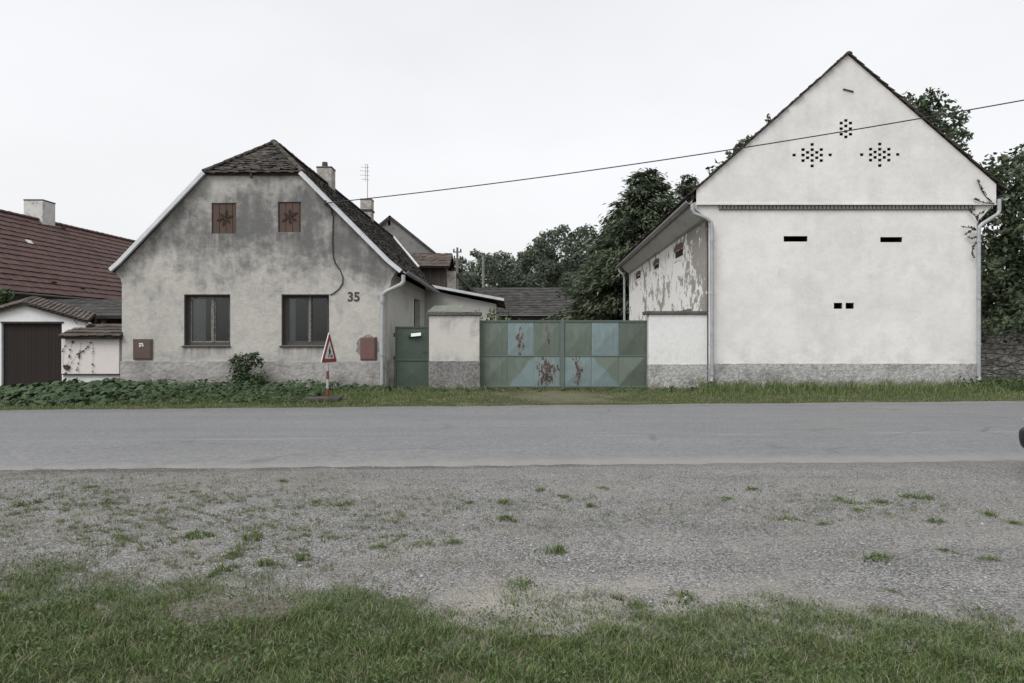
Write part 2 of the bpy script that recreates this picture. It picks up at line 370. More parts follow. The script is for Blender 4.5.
M['dgreen'] = paint('green_gate_paint', (.062, .086, .068), (.04, .05, .042), .5, .3, 5, .1)
M['ggreen'] = paint('faded_green_frame_paint', (.115, .145, .13), (.075, .07, .05), .55, .35, 6, .15)
M['paper'] = plain('white_paper', (.8, .8, .78), .8, .05)
M['brick'] = NT('chimney_brick', .93, .2)
def brickmat(k, c1, c2, mo, sc=1.0, w_=.24, h=.075):
    v = k.xyz(); cx = k.n('ShaderNodeCombineXYZ')
    k.put(cx.inputs[0], k.math('ADD', v[0], v[1])); k.put(cx.inputs[1], v[2])
    bt = k.n('ShaderNodeTexBrick'); bt.inputs['Scale'].default_value = sc; bt.inputs['Brick Width'].default_value = w_
    bt.inputs['Row Height'].default_value = h; bt.inputs['Mortar Size'].default_value = .012
    bt.inputs['Color1'].default_value = c1 + (1,); bt.inputs['Color2'].default_value = c2 + (1,); bt.inputs['Mortar'].default_value = mo + (1,)
    k.t.links.new(cx.outputs[0], bt.inputs['Vector'])
    c = k.mix(k.math('MULTIPLY', k.step(k.noise(4, 5, .7), .4, .65), .6), bt.outputs[0], g(.4), 'MULTIPLY')
    k.base(c); k.bump(k.math('SUBTRACT', k.noise(20, 4), bt.outputs['Fac']), .5, .015); return k.done()
M['brick'] = brickmat(M['brick'], (.36, .32, .29), (.45, .42, .39), (.45, .43, .4))
M['redbrick'] = brickmat(NT('red_brick_lintel', .9, .2), (.2, .07, .055), (.14, .06, .05), (.25, .2, .18))
M['shadebrick'] = plain('shade_dark_old_brick', (.03, .024, .021), .95)  # old brick darkened to paint the shade inside the barn's openings
M['chimwhite'] = plaster('worn_white_chimney', g(.6, WARM), g(.18, WARM), .55, 3, 30, .5, .4)
M['dentil'] = plaster('grey_dentil_brick', g(.17), g(.08), .5, 3, 30, .4, .5)
M['wood'] = planks('grey_barn_boards', (.12, .105, .09), (.06, .052, .046), .16)
M['garage_door'] = planks('brown_ribbed_door', (.033, .026, .024), (.026, .021, .019), .105)
M['timber'] = plain('grey_timber_pole', (.17, .16, .15), .9, .4, 3)
M['concpole'] = plain('concrete_pole', (.22, .215, .205), .9, .3, 3)
M['ceramic'] = plain('dark_ceramic', (.06, .04, .035), .3, .1)
M['bark'] = plain('bark', (.075, .06, .05), .95, .5, 8)
M['rubber_base'] = cement('recycled_rubber', (.12, .118, .113), (.06, .06, .058), 25)
M['signred'] = paint('sign_red', (.25, .04, .042), None, .45, .3, 6)
M['signwhite'] = paint('sign_white', (.68, .68, .67), None, .45, .15, 6)
M['postgrey'] = paint('dull_white_post', (.42, .41, .39), (.2, .18, .16), .6, .4, 7, .3)
M['postred'] = paint('dull_red_band', (.16, .05, .045), (.2, .15, .13), .6, .4, 9, .3)
M['signblack'] = plain('sign_black', (.015, .015, .016), .5, .1)
M['signgrey'] = metal('sign_back_metal', g(.3), .5, .5)
M['conifer'] = leaf('conifer_needles', (.035, .053, .03), (.148, .172, .108), .14, rough=.7)
M['decid'] = leaf('dark_leaves', (.028, .044, .025), (.115, .14, .08), .2)
M['decid2'] = leaf('hazy_far_leaves', (.07, .092, .066), (.16, .185, .135), .2, rough=.75)  # distance haze is mixed into these paler, greyer leaf colours
M['decid3'] = leaf('walnut_leaves', (.028, .046, .025), (.108, .138, .078), .22)
M['butter'] = leaf('butterbur_leaves', (.016, .034, .013), (.07, .105, .05), .12, rough=.75)
M['bush'] = leaf('bush_leaves', (.022, .045, .018), (.075, .11, .045), .2)
M['weed'] = leaf('weed_leaves', (.07, .1, .045), (.14, .17, .085), .25)
M['grass'] = leaf('grass_blades', (.03, .062, .014), (.185, .238, .09), .18, None, .6, .09)
M['grassv'] = leaf('verge_grass_blades', (.05, .09, .024), (.18, .23, .085), .2, None, .55, .08)
M['drygrass'] = leaf('sparse_grass_blades', (.07, .095, .04), (.19, .21, .11), .25, None, .5, .15)
M['clover'] = leaf('clover_leaves', (.06, .1, .035), (.11, .16, .065), .2)
M['straw'] = leaf('dry_straw', (.26, .23, .17), (.15, .13, .095), .2)
M['vine'] = plain('dry_vine_stem', (.05, .035, .028), .9, .2)
M['vineleaf'] = leaf('dark_vine_leaves', (.022, .02, .016), (.05, .05, .032), .1)
M['carpaint'] = NT('dark_car_paint', .25, .5).base((.018, .018, .02)).done()
M['carplastic'] = NT('black_car_plastic', .5, .4).base((.014, .014, .015)).done()
M['lamp'] = NT('clear_lamp_plastic', .1, .6).base((.4, .4, .42)).done()
M['tyre'] = plain('tyre_rubber', (.018, .018, .018), .85)
M['rim'] = metal('alloy_rim', g(.4), .35, .8)

def stonewall():
    k = NT('rubble_stone', .95, .15)
    v = k.pos((2.6, 2.6, 9.0)); ds = k.n('ShaderNodeMix', data_type='VECTOR'); ds.inputs[0].default_value = .5
    nn = k.n('ShaderNodeTexNoise'); nn.inputs['Scale'].default_value = 1.5; k.t.links.new(v, nn.inputs['Vector'])
    k.t.links.new(v, ds.inputs[4]); k.t.links.new(nn.outputs['Color'], ds.inputs[5])
    vc = k.voro(1.3, ds.outputs[1], 'F1', 'Color'); e = k.voro(1.3, ds.outputs[1], 'DISTANCE_TO_EDGE')
    c = k.mix(k.xyz(vc)[0], g(.15, (1, .93, .86)), g(.27, (1, .95, .89))); c = k.mix(k.step(k.noise(5, 6, .75), .4, .62), c, g(.45), 'MULTIPLY')
    c = k.mix(k.math('MULTIPLY', k.step(e, .05, .0), .7), c, g(.06)); k.base(c); k.bump(k.math('ADD', k.step(e, .0, .15), k.noise(12, 5)), .9, .06); return k.done()
M['stone'] = stonewall()
def road_mat():
    k = NT('worn_asphalt', .9, .25)
    p = k.pos(rot=(0, 0, -.069))
    y = k.xyz(p)[1]
    lane = k.noise(1, 4, .55, vec=k.pos((.045, 1.5, 1), rot=(0, 0, -.069)))
    fine = k.noise(15, 6, .85); mid = k.noise(4, 5, .65); big = k.noise(.35, 4, .6)
    c = k.mix(k.math('ADD', k.math('MULTIPLY', k.step(lane, .2, .8), .45), k.math('MULTIPLY', k.noise(1.1, 5, .6, vec=k.pos((.35, 1, 1))), .55)), g(.19, COOL), g(.25, (1, 1, 1)))
    c = k.mix(k.math('MULTIPLY', k.step(fine, .36, .62), .7), c, g(.58), 'MULTIPLY')
    c = k.mix(k.math('MULTIPLY', k.step(mid, .35, .7), .28), c, g(.75), 'MULTIPLY')
    c = k.mix(k.math('MULTIPLY', k.step(big, .4, .65), .3), c, g(.8), 'MULTIPLY')
    # pale worn seam down the middle of the carriageway
    d = k.math('ABSOLUTE', k.math('SUBTRACT', y, k.math('ADD', 10.72, k.math('MULTIPLY', k.noise(.6, 3, .5), .25))))
    seam = k.math('MULTIPLY', k.step(d, .07, .0), k.step(k.noise(1, 4, .6, vec=k.pos((.5, 4, 1))), .4, .62))
    c = k.mix(k.math('MULTIPLY', seam, .5), c, g(.3))
    ck = k.voro(.45, k.pos((1, 1.6, 1)), 'DISTANCE_TO_EDGE'); c = k.mix(k.math('MULTIPLY', k.math('MULTIPLY', k.step(k.math('ADD', ck, k.math('MULTIPLY', k.noise(3, 4), .05)), .045, .03), k.step(k.noise(.4, 3), .48, .6)), .5), c, g(.09))
    # dust near both edges
    de = k.math('SUBTRACT', 3.98, k.math('ABSOLUTE', k.math('SUBTRACT', y, 12.55)))
    c = k.mix(k.math('MULTIPLY', k.step(k.math('ADD', de, k.math('MULTIPLY', k.noise(2.5, 5, .7), -.7)), .25, -.3), .7), c, g(.24, (1, .97, .92)))
    sp = k.step(k.voro(22), .10, .06)
    c = k.mix(k.math('MULTIPLY', sp, k.step(k.noise(2, 3), .5, .65)), c, g(.36))
    k.base(c); k.bump(k.math('ADD', fine, k.math('MULTIPLY', mid, .6)), .45, .012); return k.done()
M['road'] = road_mat()
def gravel_mat():
    k = NT('grey_gravel', .95, .2)
    v1 = k.n('ShaderNodeTexVoronoi'); v1.inputs['Scale'].default_value = 62; k.t.links.new(k.pos(), v1.inputs['Vector'])
    v2 = k.n('ShaderNodeTexVoronoi'); v2.inputs['Scale'].default_value = 100; k.t.links.new(k.pos(), v2.inputs['Vector'])
    tone = k.xyz(v1.outputs['Color'])[0]; tone2 = k.xyz(v2.outputs['Color'])[1]
    c = k.mix(tone, g(.09, (1, .99, .98)), g(.53, (1, .985, .965))); c2 = k.mix(tone2, g(.09, (1, .99, .98)), g(.53, (1, .98, .955)))
    lg = k.noise(1.4, 6, .7, dist=.5); gv = k.step(lg, .36, .64)
    c = k.mix(.45, c, c2)
    c = k.mix(k.step(v1.outputs['Distance'], .45, .75), c, g(.55), 'MULTIPLY')
    a = k.noise(.8, 6, .62, dist=.5); b = k.noise(5, 5, .65)
    c = k.mix(k.math('MULTIPLY', gv, .36), c, g(.55), 'MULTIPLY')
    dirt = k.step(k.math('ADD', k.math('MULTIPLY', a, .6), k.math('MULTIPLY', b, .4)), .46, .6)
    c = k.mix(k.math('MULTIPLY', dirt, .5), c, k.mix(k.noise(25, 4, .7), (.38, .36, .325), (.2, .187, .165)))
    y = k.xyz(k.pos(rot=(0, 0, -.069)))[1]
    tr = k.noise(1, 4, .6, vec=k.pos((.12, 1.6, 1)))
    c = k.mix(k.math('MULTIPLY', k.step(tr, .42, .68), .4), c, g(.6), 'MULTIPLY')
    c = k.mix(k.math('MULTIPLY', k.math('MULTIPLY', k.step(y, 7.9, 8.4), k.step(b, .35, .6)), .6), c, g(.2, WARM))
    dk = k.math('MULTIPLY', k.math('MULTIPLY', k.step(y, 8.42, 8.6), k.step(k.xyz()[0], 2.5, .5)), k.step(k.noise(1, 4, .6, vec=k.pos((1.2, 6, 1))), .35, .5)); c = k.mix(k.math('MULTIPLY', dk, .6), c, g(.075))
    sx = k.math('ABSOLUTE', k.math('SUBTRACT', k.xyz()[0], .3)); sand = k.math('MULTIPLY', k.math('MULTIPLY', k.step(y, 4.75, 4.25), k.math('ADD', .25, k.math('MULTIPLY', k.step(sx, 1.1, .4), .75))), k.step(k.math('ADD', k.math('MULTIPLY', a, .5), k.math('MULTIPLY', b, .5)), .4, .56))
    c = k.mix(k.math('MULTIPLY', sand, .85), c, k.mix(k.noise(40, 4, .75), (.46, .43, .38), (.28, .26, .225)))
    turf = k.math('MULTIPLY', k.step(k.xyz()[0], .5, -4.5), k.step(k.math('ADD', k.math('MULTIPLY', k.noise(1.7, 6, .7), .6), k.math('MULTIPLY', k.noise(9, 4, .7), .4)), .46, .62))
    c = k.mix(k.math('MULTIPLY', turf, .55), c, (.12, .115, .075))
    k.base(c); k.bump(k.math('ADD', k.math('MULTIPLY', v1.outputs['Distance'], -1), k.math('ADD', k.math('MULTIPLY', v2.outputs['Distance'], -.6), k.math('MULTIPLY', b, .6))), .9, .02); return k.done()
M['gravel'] = gravel_mat()
M['stonebit'] = NT('gravel_stones', .9, .25); M['stonebit'] = M['stonebit'].base(M['stonebit'].mix(M['stonebit'].island(), g(.15, (1, .99, .98)), g(.42, (1, .985, .96)))).done()
def soil_mat():
    k = NT('turf_soil', .97, .1)
    a = k.noise(1.1, 6, .65); b = k.noise(14, 5, .7)
    c = k.mix(k.step(b, .35, .68), (.04, .046, .022), (.095, .092, .052)); c = k.mix(k.math('MULTIPLY', k.step(a, .48, .66), .7), c, (.16, .145, .105))
    v = k.xyz()                                   # trodden bare earth in front of the big gate
    dx = k.math('MULTIPLY', k.math('SUBTRACT', v[0], 1.3), .62); dy = k.math('MULTIPLY', k.math('SUBTRACT', v[1], 18.6), .55)
    d = k.math('ADD', k.math('ADD', k.math('MULTIPLY', dx, dx), k.math('MULTIPLY', dy, dy)), k.math('MULTIPLY', k.noise(1.6, 6, .7), 1.4))
    c = k.mix(k.math('MULTIPLY', k.step(d, 1.7, .5), .75), c, k.mix(b, (.22, .205, .16), (.085, .09, .05)))
    k.base(c); k.bump(b, .8, .03); return k.done()
M['soil'] = soil_mat()

# ------------------------------------------------------------------ tiled roofs
def tile_roof(mb, O, U, V, vmax, urange, tw, tl, th=.018, lift=.016, jit=.5, stagger=True, rnd=None):
    """rows of single overlapping tiles on the plane O + u*U + v*V"""
    rnd = rnd or random.Random(3)
    O, U, V = Vector(O), Vector(U).normalized(), Vector(V).normalized()
    N = U.cross(V).normalized()
    if N.z < 0: N = -N
    nv = int(math.ceil(vmax / tl)); j = 0
    for j in range(nv):
        v0 = j * tl; v1 = min(vmax, v0 + tl * 1.25)
        ua, ub = urange(min(v0 + tl * .5, vmax))
        off = (tw / 2 if (stagger and j % 2) else 0)
        sag = rnd.uniform(-.004, .004) * jit
        i = math.floor((ua - off) / tw)
        while i * tw + off < ub:
            u0 = max(ua, i * tw + off + .002); u1 = min(ub, (i + 1) * tw + off - .002); i += 1
            if u1 - u0 < tw * .15: continue
            dz = rnd.gauss(0, .004) * jit + sag; dv = rnd.gauss(0, .010) * jit; sk = rnd.gauss(0, .006) * jit; tp = rnd.gauss(0, .004) * jit
            lo = lift + dz + th; a = v0 + dv
            um = (u0 + u1) / 2; bul = .0 if tw < .16 else 0
            top = [O + U * u0 + V * (a + sk) + N * (lo + tp), O + U * u1 + V * (a - sk) + N * (lo - tp),
                   O + U * u1 + V * v1 + N * (th * .6), O + U * u0 + V * v1 + N * (th * .6)]
            bot = [p - N * th for p in top]
            mb.add(top + bot, [(0, 1, 2, 3), (7, 6, 5, 4), (0, 4, 5, 1), (1, 5, 6, 2), (3, 2, 6, 7), (0, 3, 7, 4)])
    return N
def slab(pts, t=.06):
    pts = [Vector(p) for p in pts]; n = (pts[1] - pts[0]).cross(pts[2] - pts[0]).normalized()
    if n.z < 0: n = -n
    return MB().prism(pts, -n * t)
def ridge_caps(mb, a, b, r=.11, l=.38, seed=1):
    rd = random.Random(seed); a, b = Vector(a), Vector(b); d = b - a; L = d.length; d.normalize(); n = max(1, int(L / l))
    side = d.cross(Vector((0, 0, 1))).normalized(); up = side.cross(d)
    for i in range(n):
        p0 = a + d * (L * i / n); p1 = a + d * (L * (i + 1) / n + .04); r0 = r * rd.uniform(1.0, 1.12); r1 = r * rd.uniform(.84, .92)
        vs = []
        for p, rr in ((p0, r0), (p1, r1)):
            for k in range(7):
                t = math.pi * k / 6; vs.append(p + side * (math.cos(t) * rr) + up * (math.sin(t) * rr * .8 - .03 + rd.uniform(-.004, .004)))
        m = 7
        fs = [(k, k + 1, m + k + 1, m + k) for k in range(6)] + [tuple(range(7)), tuple(range(13, 6, -1)), (0, 7, 13, 6)]
        mb.add(vs, fs)

# ------------------------------------------------------------------ ground, road, gravel
def sheet(name, mat, xs, ys, zf, label=None):
    V = np.array([(x, y, zf(x, y)) for y in ys for x in xs]); nx = len(xs)
    Q = np.array([(j * nx + i, j * nx + i + 1, (j + 1) * nx + i + 1, (j + 1) * nx + i) for j in range(len(ys) - 1) for i in range(nx - 1)])
    return tag(quads_mesh(name, V, Q, mat, origin=(0, 0, 0), smooth=True), kind='structure')
xs = [-700, -200, -80, -45] + list(np.arange(-30, 30.1, .75)) + [45, 80, 200, 700]
ys = [-300, -60, -15] + list(np.arange(0, 15.1, .75)) + list(np.arange(15.4, 22, .3)) + [26, 34, 50, 80, 160, 400, 900]
sheet('ground', M['soil'], xs, ys, lambda x, y: gz(x, y))
XE = [-30, -5.5, -3.78, -2.78, -1.745, -1.12, -.17, .30, 1.04, 2.0, 3.02, 5, 30]
YE = [5.6, 5.25, 5.04, 4.59, 4.515, 4.44, 4.285, 4.03, 4.22, 4.09, 4.03, 4.1, 4.4]
def grass_edge(x): return np.interp(x, XE, YE)
def wob(x): return .07 * math.sin(x * 5.3) + .05 * math.sin(x * 11.7 + 1) + .03 * math.sin(x * 23 + 2)
gx = list(np.arange(-30, 30.1, .12))
V = []; Q = []
for i, x in enumerate(gx):
    a = float(grass_edge(x)) + wob(x) - .6 + .12 * math.sin(x * 4.1) + .08 * math.sin(x * 9.3); b = near_edge(x) + .12 + .02 * math.sin(x * 3.1)
    V += [(x, a + (b - a) * t, .004) for t in (0, .33, .66, 1)]
    if i: Q += [((i - 1) * 4 + k, i * 4 + k, i * 4 + k + 1, (i - 1) * 4 + k + 1) for k in range(3)]
tag(quads_mesh('gravel_shoulder', np.array(V), np.array(Q), M['gravel'], origin=(0, 0, 0)), kind='structure')
V = []; Q = []; rd = random.Random(5)
gx = [-400, -120, -50] + list(np.arange(-30, 30.1, .15)) + [50, 120, 400]
for i, x in enumerate(gx):
    a = near_edge(x) + .02 * math.sin(x * 2.3) + rd.uniform(-.03, .03) + .02 * math.sin(x * 9.7); b = far_edge(x) + .05 * math.sin(x * 1.7) + .03 * math.sin(x * 6.1) + rd.uniform(-.02, .02)
    V += [(x, a, .006), (x, a + .035, .03)] + [(x, a + (b - a) * t, .022 + .05 * math.sin(math.pi * t)) for t in (.15, .3, .5, .7, .85)] + [(x, b, .022), (x, b + .05, -.02)]
    if i: Q += [((i - 1) * 9 + k, i * 9 + k, i * 9 + k + 1, (i - 1) * 9 + k + 1) for k in range(8)]
tag(quads_mesh('road', np.array(V), np.array(Q), M['road'], origin=(0, 0, 0), smooth=True), kind='structure')

# ------------------------------------------------------------------ the old house
Y0 = 20.5; S = Y0 / F; KH = .012
def hx(x, Y): return x + (Y - Y0) * KH
H = thing('house', (-7.77, Y0, 0), 'grey sooty plastered house with half-hipped tile roof and painted number 35', 'house')
XL, XR = -11.72, -3.81
win1, win2 = rect(184, 294.5, 230, 345.5, Y0), rect(281.5, 294.5, 329, 345.5, Y0)
sh1, sh2 = rect(211.5, 203, 236, 233.5, Y0), rect(278, 202, 301, 232, Y0)
ol = [(XL, 0), (XR, 0), (XR, 3.06), (-3.70, 3.14), (-3.645, 3.24), (-3.62, 3.42), (-3.52, 3.6), (-3.42, 3.70), (-3.9, 4.16), (-6.30, 6.58),
      (-9.18, 6.58), (-11.5, 4.07), (-11.93, 3.66), (-11.88, 3.57), (-11.76, 3.45), (XL, 3.3)]
wall = MB().holed(ol, [win1, win2, sh1, sh2], Y0, .4).build('front_wall', M['facade'], H, bevel=.012)
# side, rear and dividing walls
dx_ = (27.7 - 25.85)
zt = PZ(298, 26.0)
sw = MB()
def side(y0, y1, z0, z1, t=.4):
    sw.prism([(hx(XR, y0), y0, z0), (hx(XR, y1), y1, z0), (hx(XR, y1), y1, z1), (hx(XR, y0), y0, z1)], (-t, 0, 0))
side(Y0 + .4, 25.85, 0, 3.72); side(27.7, 30.5, 0, 3.72); side(25.85, 27.7, zt, 3.72)
sw.build('side_wall', M['sidewall'], H)
MB().prism([(XL, Y0 + .4, 0), (hx(XL, 43), 43, 0), (hx(XL, 43), 43, 3.7), (XL, Y0 + .4, 3.7)], (.4, 0, 0)).build('side_wall', M['sidewall'], H)
MB().prism([(hx(XR, 30.5), 30.5, 0), (hx(-7.77, 43), 42.7, 0), (hx(-7.77, 43), 42.7, 7.9), (hx(XR, 30.5), 30.5, 3.7)], (0, .3, 0)).build('rear_wall', M['rear'], H)
MB().prism([(hx(-7.77, 43), 42.7, 0), (hx(XL, 43), 42.7, 0), (hx(XL, 43), 42.7, 3.7), (hx(-7.77, 43), 42.7, 7.9)], (0, .3, 0)).build('rear_wall', M['rear'], H)
# plinth, proud of the wall
pl = MB()
pl.box(XL - .03, XR + .03, Y0 - .035, Y0 - .002, 0, .965)
pl.prism([(XR + .002, Y0 - .002, 0), (hx(XR, 25.8) + .002, 25.8, 0), (hx(XR, 25.8) + .002, 25.8, .93), (XR + .002, Y0 - .002, .965)], (.03, 0, 0))
pl.build('plinth', M['cement'], H, bevel=.01)
# roof: right plane, left plane, hip
rid = (hx(-7.77, 22.2), 22.2, 8.03)
eR, eB = Vector((-3.24, 20.40, 3.66)), Vector((hx(-3.24, 28.4), 28.4, 3.66))
rB = Vector((hx(-7.77, 43), 43, 8.05))
hipR, hipL = Vector((-6.27, 20.40, 6.66)), Vector((-9.21, 20.40, 6.66))
eL, eLB = Vector((-12.0, 20.40, 3.70)), Vector((hx(-12.0, 43), 43, 3.70))
rF = Vector(rid)
ro = MB()
def roof_plane(mb, e0, e1, top_v, lo_fn, hi_fn, tw, tl, jit, seed):
    U = (e1 - e0).normalized(); Vv = (top_v - e0); Vv = (Vv - U * Vv.dot(U)); vm = Vv.length
    tile_roof(mb, e0, U, Vv, vm, lambda v: (lo_fn(v / vm), hi_fn(v / vm)), tw, tl, jit=jit, rnd=random.Random(seed))
th = (6.66 - 3.66) / (8.1 - 3.66)
roof_plane(ro, eR, eB, rF, lambda t: -.0 if t < th else (t - th) / (1 - th) * 1.8, lambda t: 8.0 + t * 14.6, .19, .165, 1.6, 4)
th2 = (6.66 - 3.7) / (8.1 - 3.7)
roof_plane(ro, eL, eLB, rF, lambda t: 0 if t < th2 else (t - th2) / (1 - th2) * 1.8, lambda t: 22.6, .19, .165, 1.6, 5)
ro.build('roof', M['mosstile'], H)
hp = MB()
Uh = Vector((1, 0, 0)); Vh = Vector((0, rF.y - hipL.y, rF.z - hipL.z)); hl = Vh.length; apx = rF.x - hipL.x; wd = hipR.x - hipL.x
tile_roof(hp, hipL + Vector((0, -.06, -.09)), Uh, Vh, hl, lambda v: (apx * v / hl - .03, wd - (wd - apx) * v / hl + .03), .18, .155, th=.022, lift=.022, jit=2.6, rnd=random.Random(9))
hp.build('hip_roof', M['oldtile'], H)
rc = MB(); ridge_caps(rc, hipL + Vector((-.02, 0, .0)), rF + Vector((0, 0, .03)), .09, .36, 2); ridge_caps(rc, hipR + Vector((.02, 0, .0)), rF + Vector((0, 0, .03)), .09, .36, 3)
ridge_caps(rc, rF + Vector((0, 0, .03)), rB + Vector((0, 0, .03)), .12, .4, 4)
rc.build('ridge_tiles', M['oldtile'], H)
un = MB()
def under(pts, t=.07):
    m = slab(pts, t); un.add(m.v, m.f)
dn = Vector((0, 0, -.03))
under([eR + dn, eB + dn, rB + dn, rF + dn, hipR + dn]); under([eL + dn, hipL + dn, rF + dn, rB + dn, eLB + dn]); under([hipL + dn * 2, hipR + dn * 2, rF + dn * 2])
un.box(-9.1, -6.36, 20.42, 20.49, 6.54, 6.6)
un.box(-7.81, -7.75, 20.33, 20.4, 6.43, 6.58)
un.build('roof_timber', M['under'], H)
# white metal verge strips
def strip(a, b, c=None):
    pts = [Vector(a), Vector(b)] + ([Vector(c)] if c else [])
    mb = MB()
    for p, q in zip(pts[:-1], pts[1:]):
        d = (q - p).normalized(); nrm = Vector((-d.z, 0, d.x)); nrm = nrm if nrm.z > 0 else -nrm
        mb.obox((p + q) / 2 + nrm * -.03 + Vector((0, .035, 0)), d * ((q - p).length / 2), nrm * .048, Vector((0, .05, 0)))
        mb.obox((p + q) / 2 + nrm * .035 + Vector((0, .11, 0)), d * ((q - p).length / 2), nrm * .012, Vector((0, .10, 0)))
    return mb
strip((-3.30, 20.30, 3.66), (-3.68, 20.30, 3.97), (-6.30, 20.30, 6.60)).build('verge_strip', M['white_metal'], H)
strip((-11.98, 20.30, 3.70), (-11.72, 20.30, 3.93), (-9.2, 20.30, 6.60)).build('verge_strip', M['white_metal'], H)
dd = (rB - eB); mb = MB(); mb.obox(rB - dd * .34 + Vector((0, 0, .1)), dd * .34, Vector((.05, .02, 0)), Vector((0, 0, .03))); mb.build('verge_strip', M['white_metal'], H)
# gutter and downpipe
def gutter(mb, a, b, r=.08):
    a, b = Vector(a), Vector(b); d = (b - a).normalized(); s = d.cross(Vector((0, 0, 1))).normalized(); n = 8
    vs = []
    for p in (a, b):
        vs += [p + s * (math.cos(math.pi * k / n) * r) - Vector((0, 0, math.sin(math.pi * k / n) * r)) for k in range(n + 1)]
        vs += [p + s * (math.cos(math.pi * k / n) * (r - .012)) - Vector((0, 0, math.sin(math.pi * k / n) * (r - .012))) for k in range(n, -1, -1)]
    m = 2 * n + 2
    return mb.add(vs, [(k, (k + 1) % m, m + (k + 1) % m, m + k) for k in range(m)] +
                  [(k, k + 1, m - 2 - k, m - 1 - k) for k in range(n)] + [(m + k, m + k + 1, 2 * m - 2 - k, 2 * m - 1 - k) for k in range(n)])
gm_ = MB(); gutter(gm_, (-3.17, 20.32, 3.66), (hx(-3.17, 28.6), 28.6, 3.60)); gm_.build('gutter', M['zinc'], H)
def pp(px, py, Y): return Vector((PX(px, Y), Y, PZ(py, Y)))
dp = MB(); dp.tube([pp(403.3, 275, 20.34), pp(403.3, 281.5, 20.34), pp(401, 284.5, 20.34), pp(386, 291.5, 20.38), pp(382.6, 295, 20.4), pp(382.4, 300, 20.4)], .062, 10)
dp.tube([pp(382.4, 298, 20.4), pp(381.9, 350, 20.4), pp(381.9, 388, 20.4), pp(381.0, 393, 20.32)], .05, 10)
for y, r in ((300, .078), (301.5, .078), (354, .068)):
    dp.tube([pp(382.2, y, 20.4), pp(382.2, y + 1.3, 20.4)], r, 10)
dp.build('downpipe', M['lightpipe'], H, smooth=False)
# windows
def window(px0, px1, y0, y1, mull):
    Yf = Y0 + .15
    x0, x1, z0, z1 = PX(px0, Y0), PX(px1, Y0), PZ(y1, Y0), PZ(y0, Y0)
    f = MB(); t = .065
    f.box(x0 + .004, x0 + t * 1.9, Yf, Yf + .09, z0 + .004, z1 - .004); f.box(x1 - t, x1 - .004, Yf, Yf + .09, z0 + .004, z1 - .004)
    f.box(x0 + t * 1.9, x1 - t, Yf, Yf + .09, z1 - t, z1 - .004); f.box(x0 + t * 1.9, x1 - t, Yf, Yf + .09, z0 + .004, z0 + .09)
    wdw = f.build('window', M['frame'], H, bevel=.006)
    xm = PX(mull, Y0)
    rv = MB(); rv.box(x0 + .002, x0 + .02, Y0 + .004, Yf, z0, z1); rv.box(x1 - .02, x1 - .002, Y0 + .004, Yf, z0, z1); rv.box(x0 + .02, x1 - .02, Y0 + .004, Yf, z1 - .02, z1 - .002)
    rv.build('surround', M['reveal'], wdw)
    MB().box(xm - .055, xm + .02, Yf - .02, Yf + .06, z0 + .09, z1 - t).build('mullion', M['mull'], wdw, bevel=.006)
    s2 = MB()
    for a, b in ((x0 + t * 1.9, xm - .055), (xm + .02, x1 - t)):
        s2.box(a, a + .035, Yf + .01, Yf + .06, z0 + .09, z1 - t); s2.box(b - .035, b, Yf + .01, Yf + .06, z0 + .09, z1 - t)
        s2.box(a + .035, b - .035, Yf + .01, Yf + .06, z0 + .09, z0 + .135); s2.box(a + .035, b - .035, Yf + .01, Yf + .06, z1 - t - .04, z1 - t)
    s2.build('sash', M['mull'] if px0 < 250 else M['frame'], wdw, bevel=.004)
    for a, b in ((x0 + t * 1.9 + .035, xm - .09), (xm + .055, x1 - t - .035)):
        MB().box(a, b, Yf + .03, Yf + .034, z0 + .135, z1 - t - .04).build('pane', M['glass'], wdw)
    MB().box(x0 - .05, x1 + .02, Y0 - .05, Yf, z0 - .05, z0 - .003).build('sill', M['frame'], wdw, bevel=.008)
    cv = MB(); n = 14; a, b = x0 + .14, x0 + .14 + (.40 if px0 < 250 else .2)
    vs = [(a + (b - a) * i / n, Yf + .1 + .006 * math.sin(i * 1.1), z) for z in (z0 - .1, z1 + .1) for i in range(n + 1)]
    cv.add(vs, [(i, i + 1, n + 2 + i, n + 1 + i) for i in range(n)]); cv.build('curtain', M['curtain'], wdw, recalc=False, smooth=True)
window(184, 230, 294.5, 345.5, 211.5); window(281.5, 329, 294.5, 345.5, 309)
# attic shutters with carved stars
for i, (px0, y0, px1, y1) in enumerate(((211.5, 203, 236, 233.5), (278, 202, 301, 232))):
    x0, x1, z0, z1 = PX(px0, Y0), PX(px1, Y0), PZ(y1, Y0), PZ(y0, Y0)
    s_ = MB().box(x0 + .003, x1 - .003, Y0 + .035, Y0 + .09, z0 + .003, z1 - .003).build('attic_shutter', M['opening_panel'], H, bevel=.005)
    o_ = MB(); cx, cz = (x0 + x1) / 2 + (.02 if i == 0 else .0), (z0 + z1) / 2 + .01; yo = Y0 + .016
    for k in range(6):
        a = k * math.pi / 3 + .28 + i * .25; e = Vector((math.cos(a), 0, math.sin(a))); q = Vector((-e.z, 0, e.x)); l = .25 + .03 * math.sin(k * 2.3 + i)
        c0_ = Vector((cx, yo + .0009 * k, cz))
        o_.prism([c0_ + e * .025 - q * .008, c0_ + e * l * .6 - q * .045, c0_ + e * l, c0_ + e * l * .6 + q * .045, c0_ + e * .025 + q * .008], (0, .018, 0))
    o_.build('star_ornament', M['ornament'], s_)
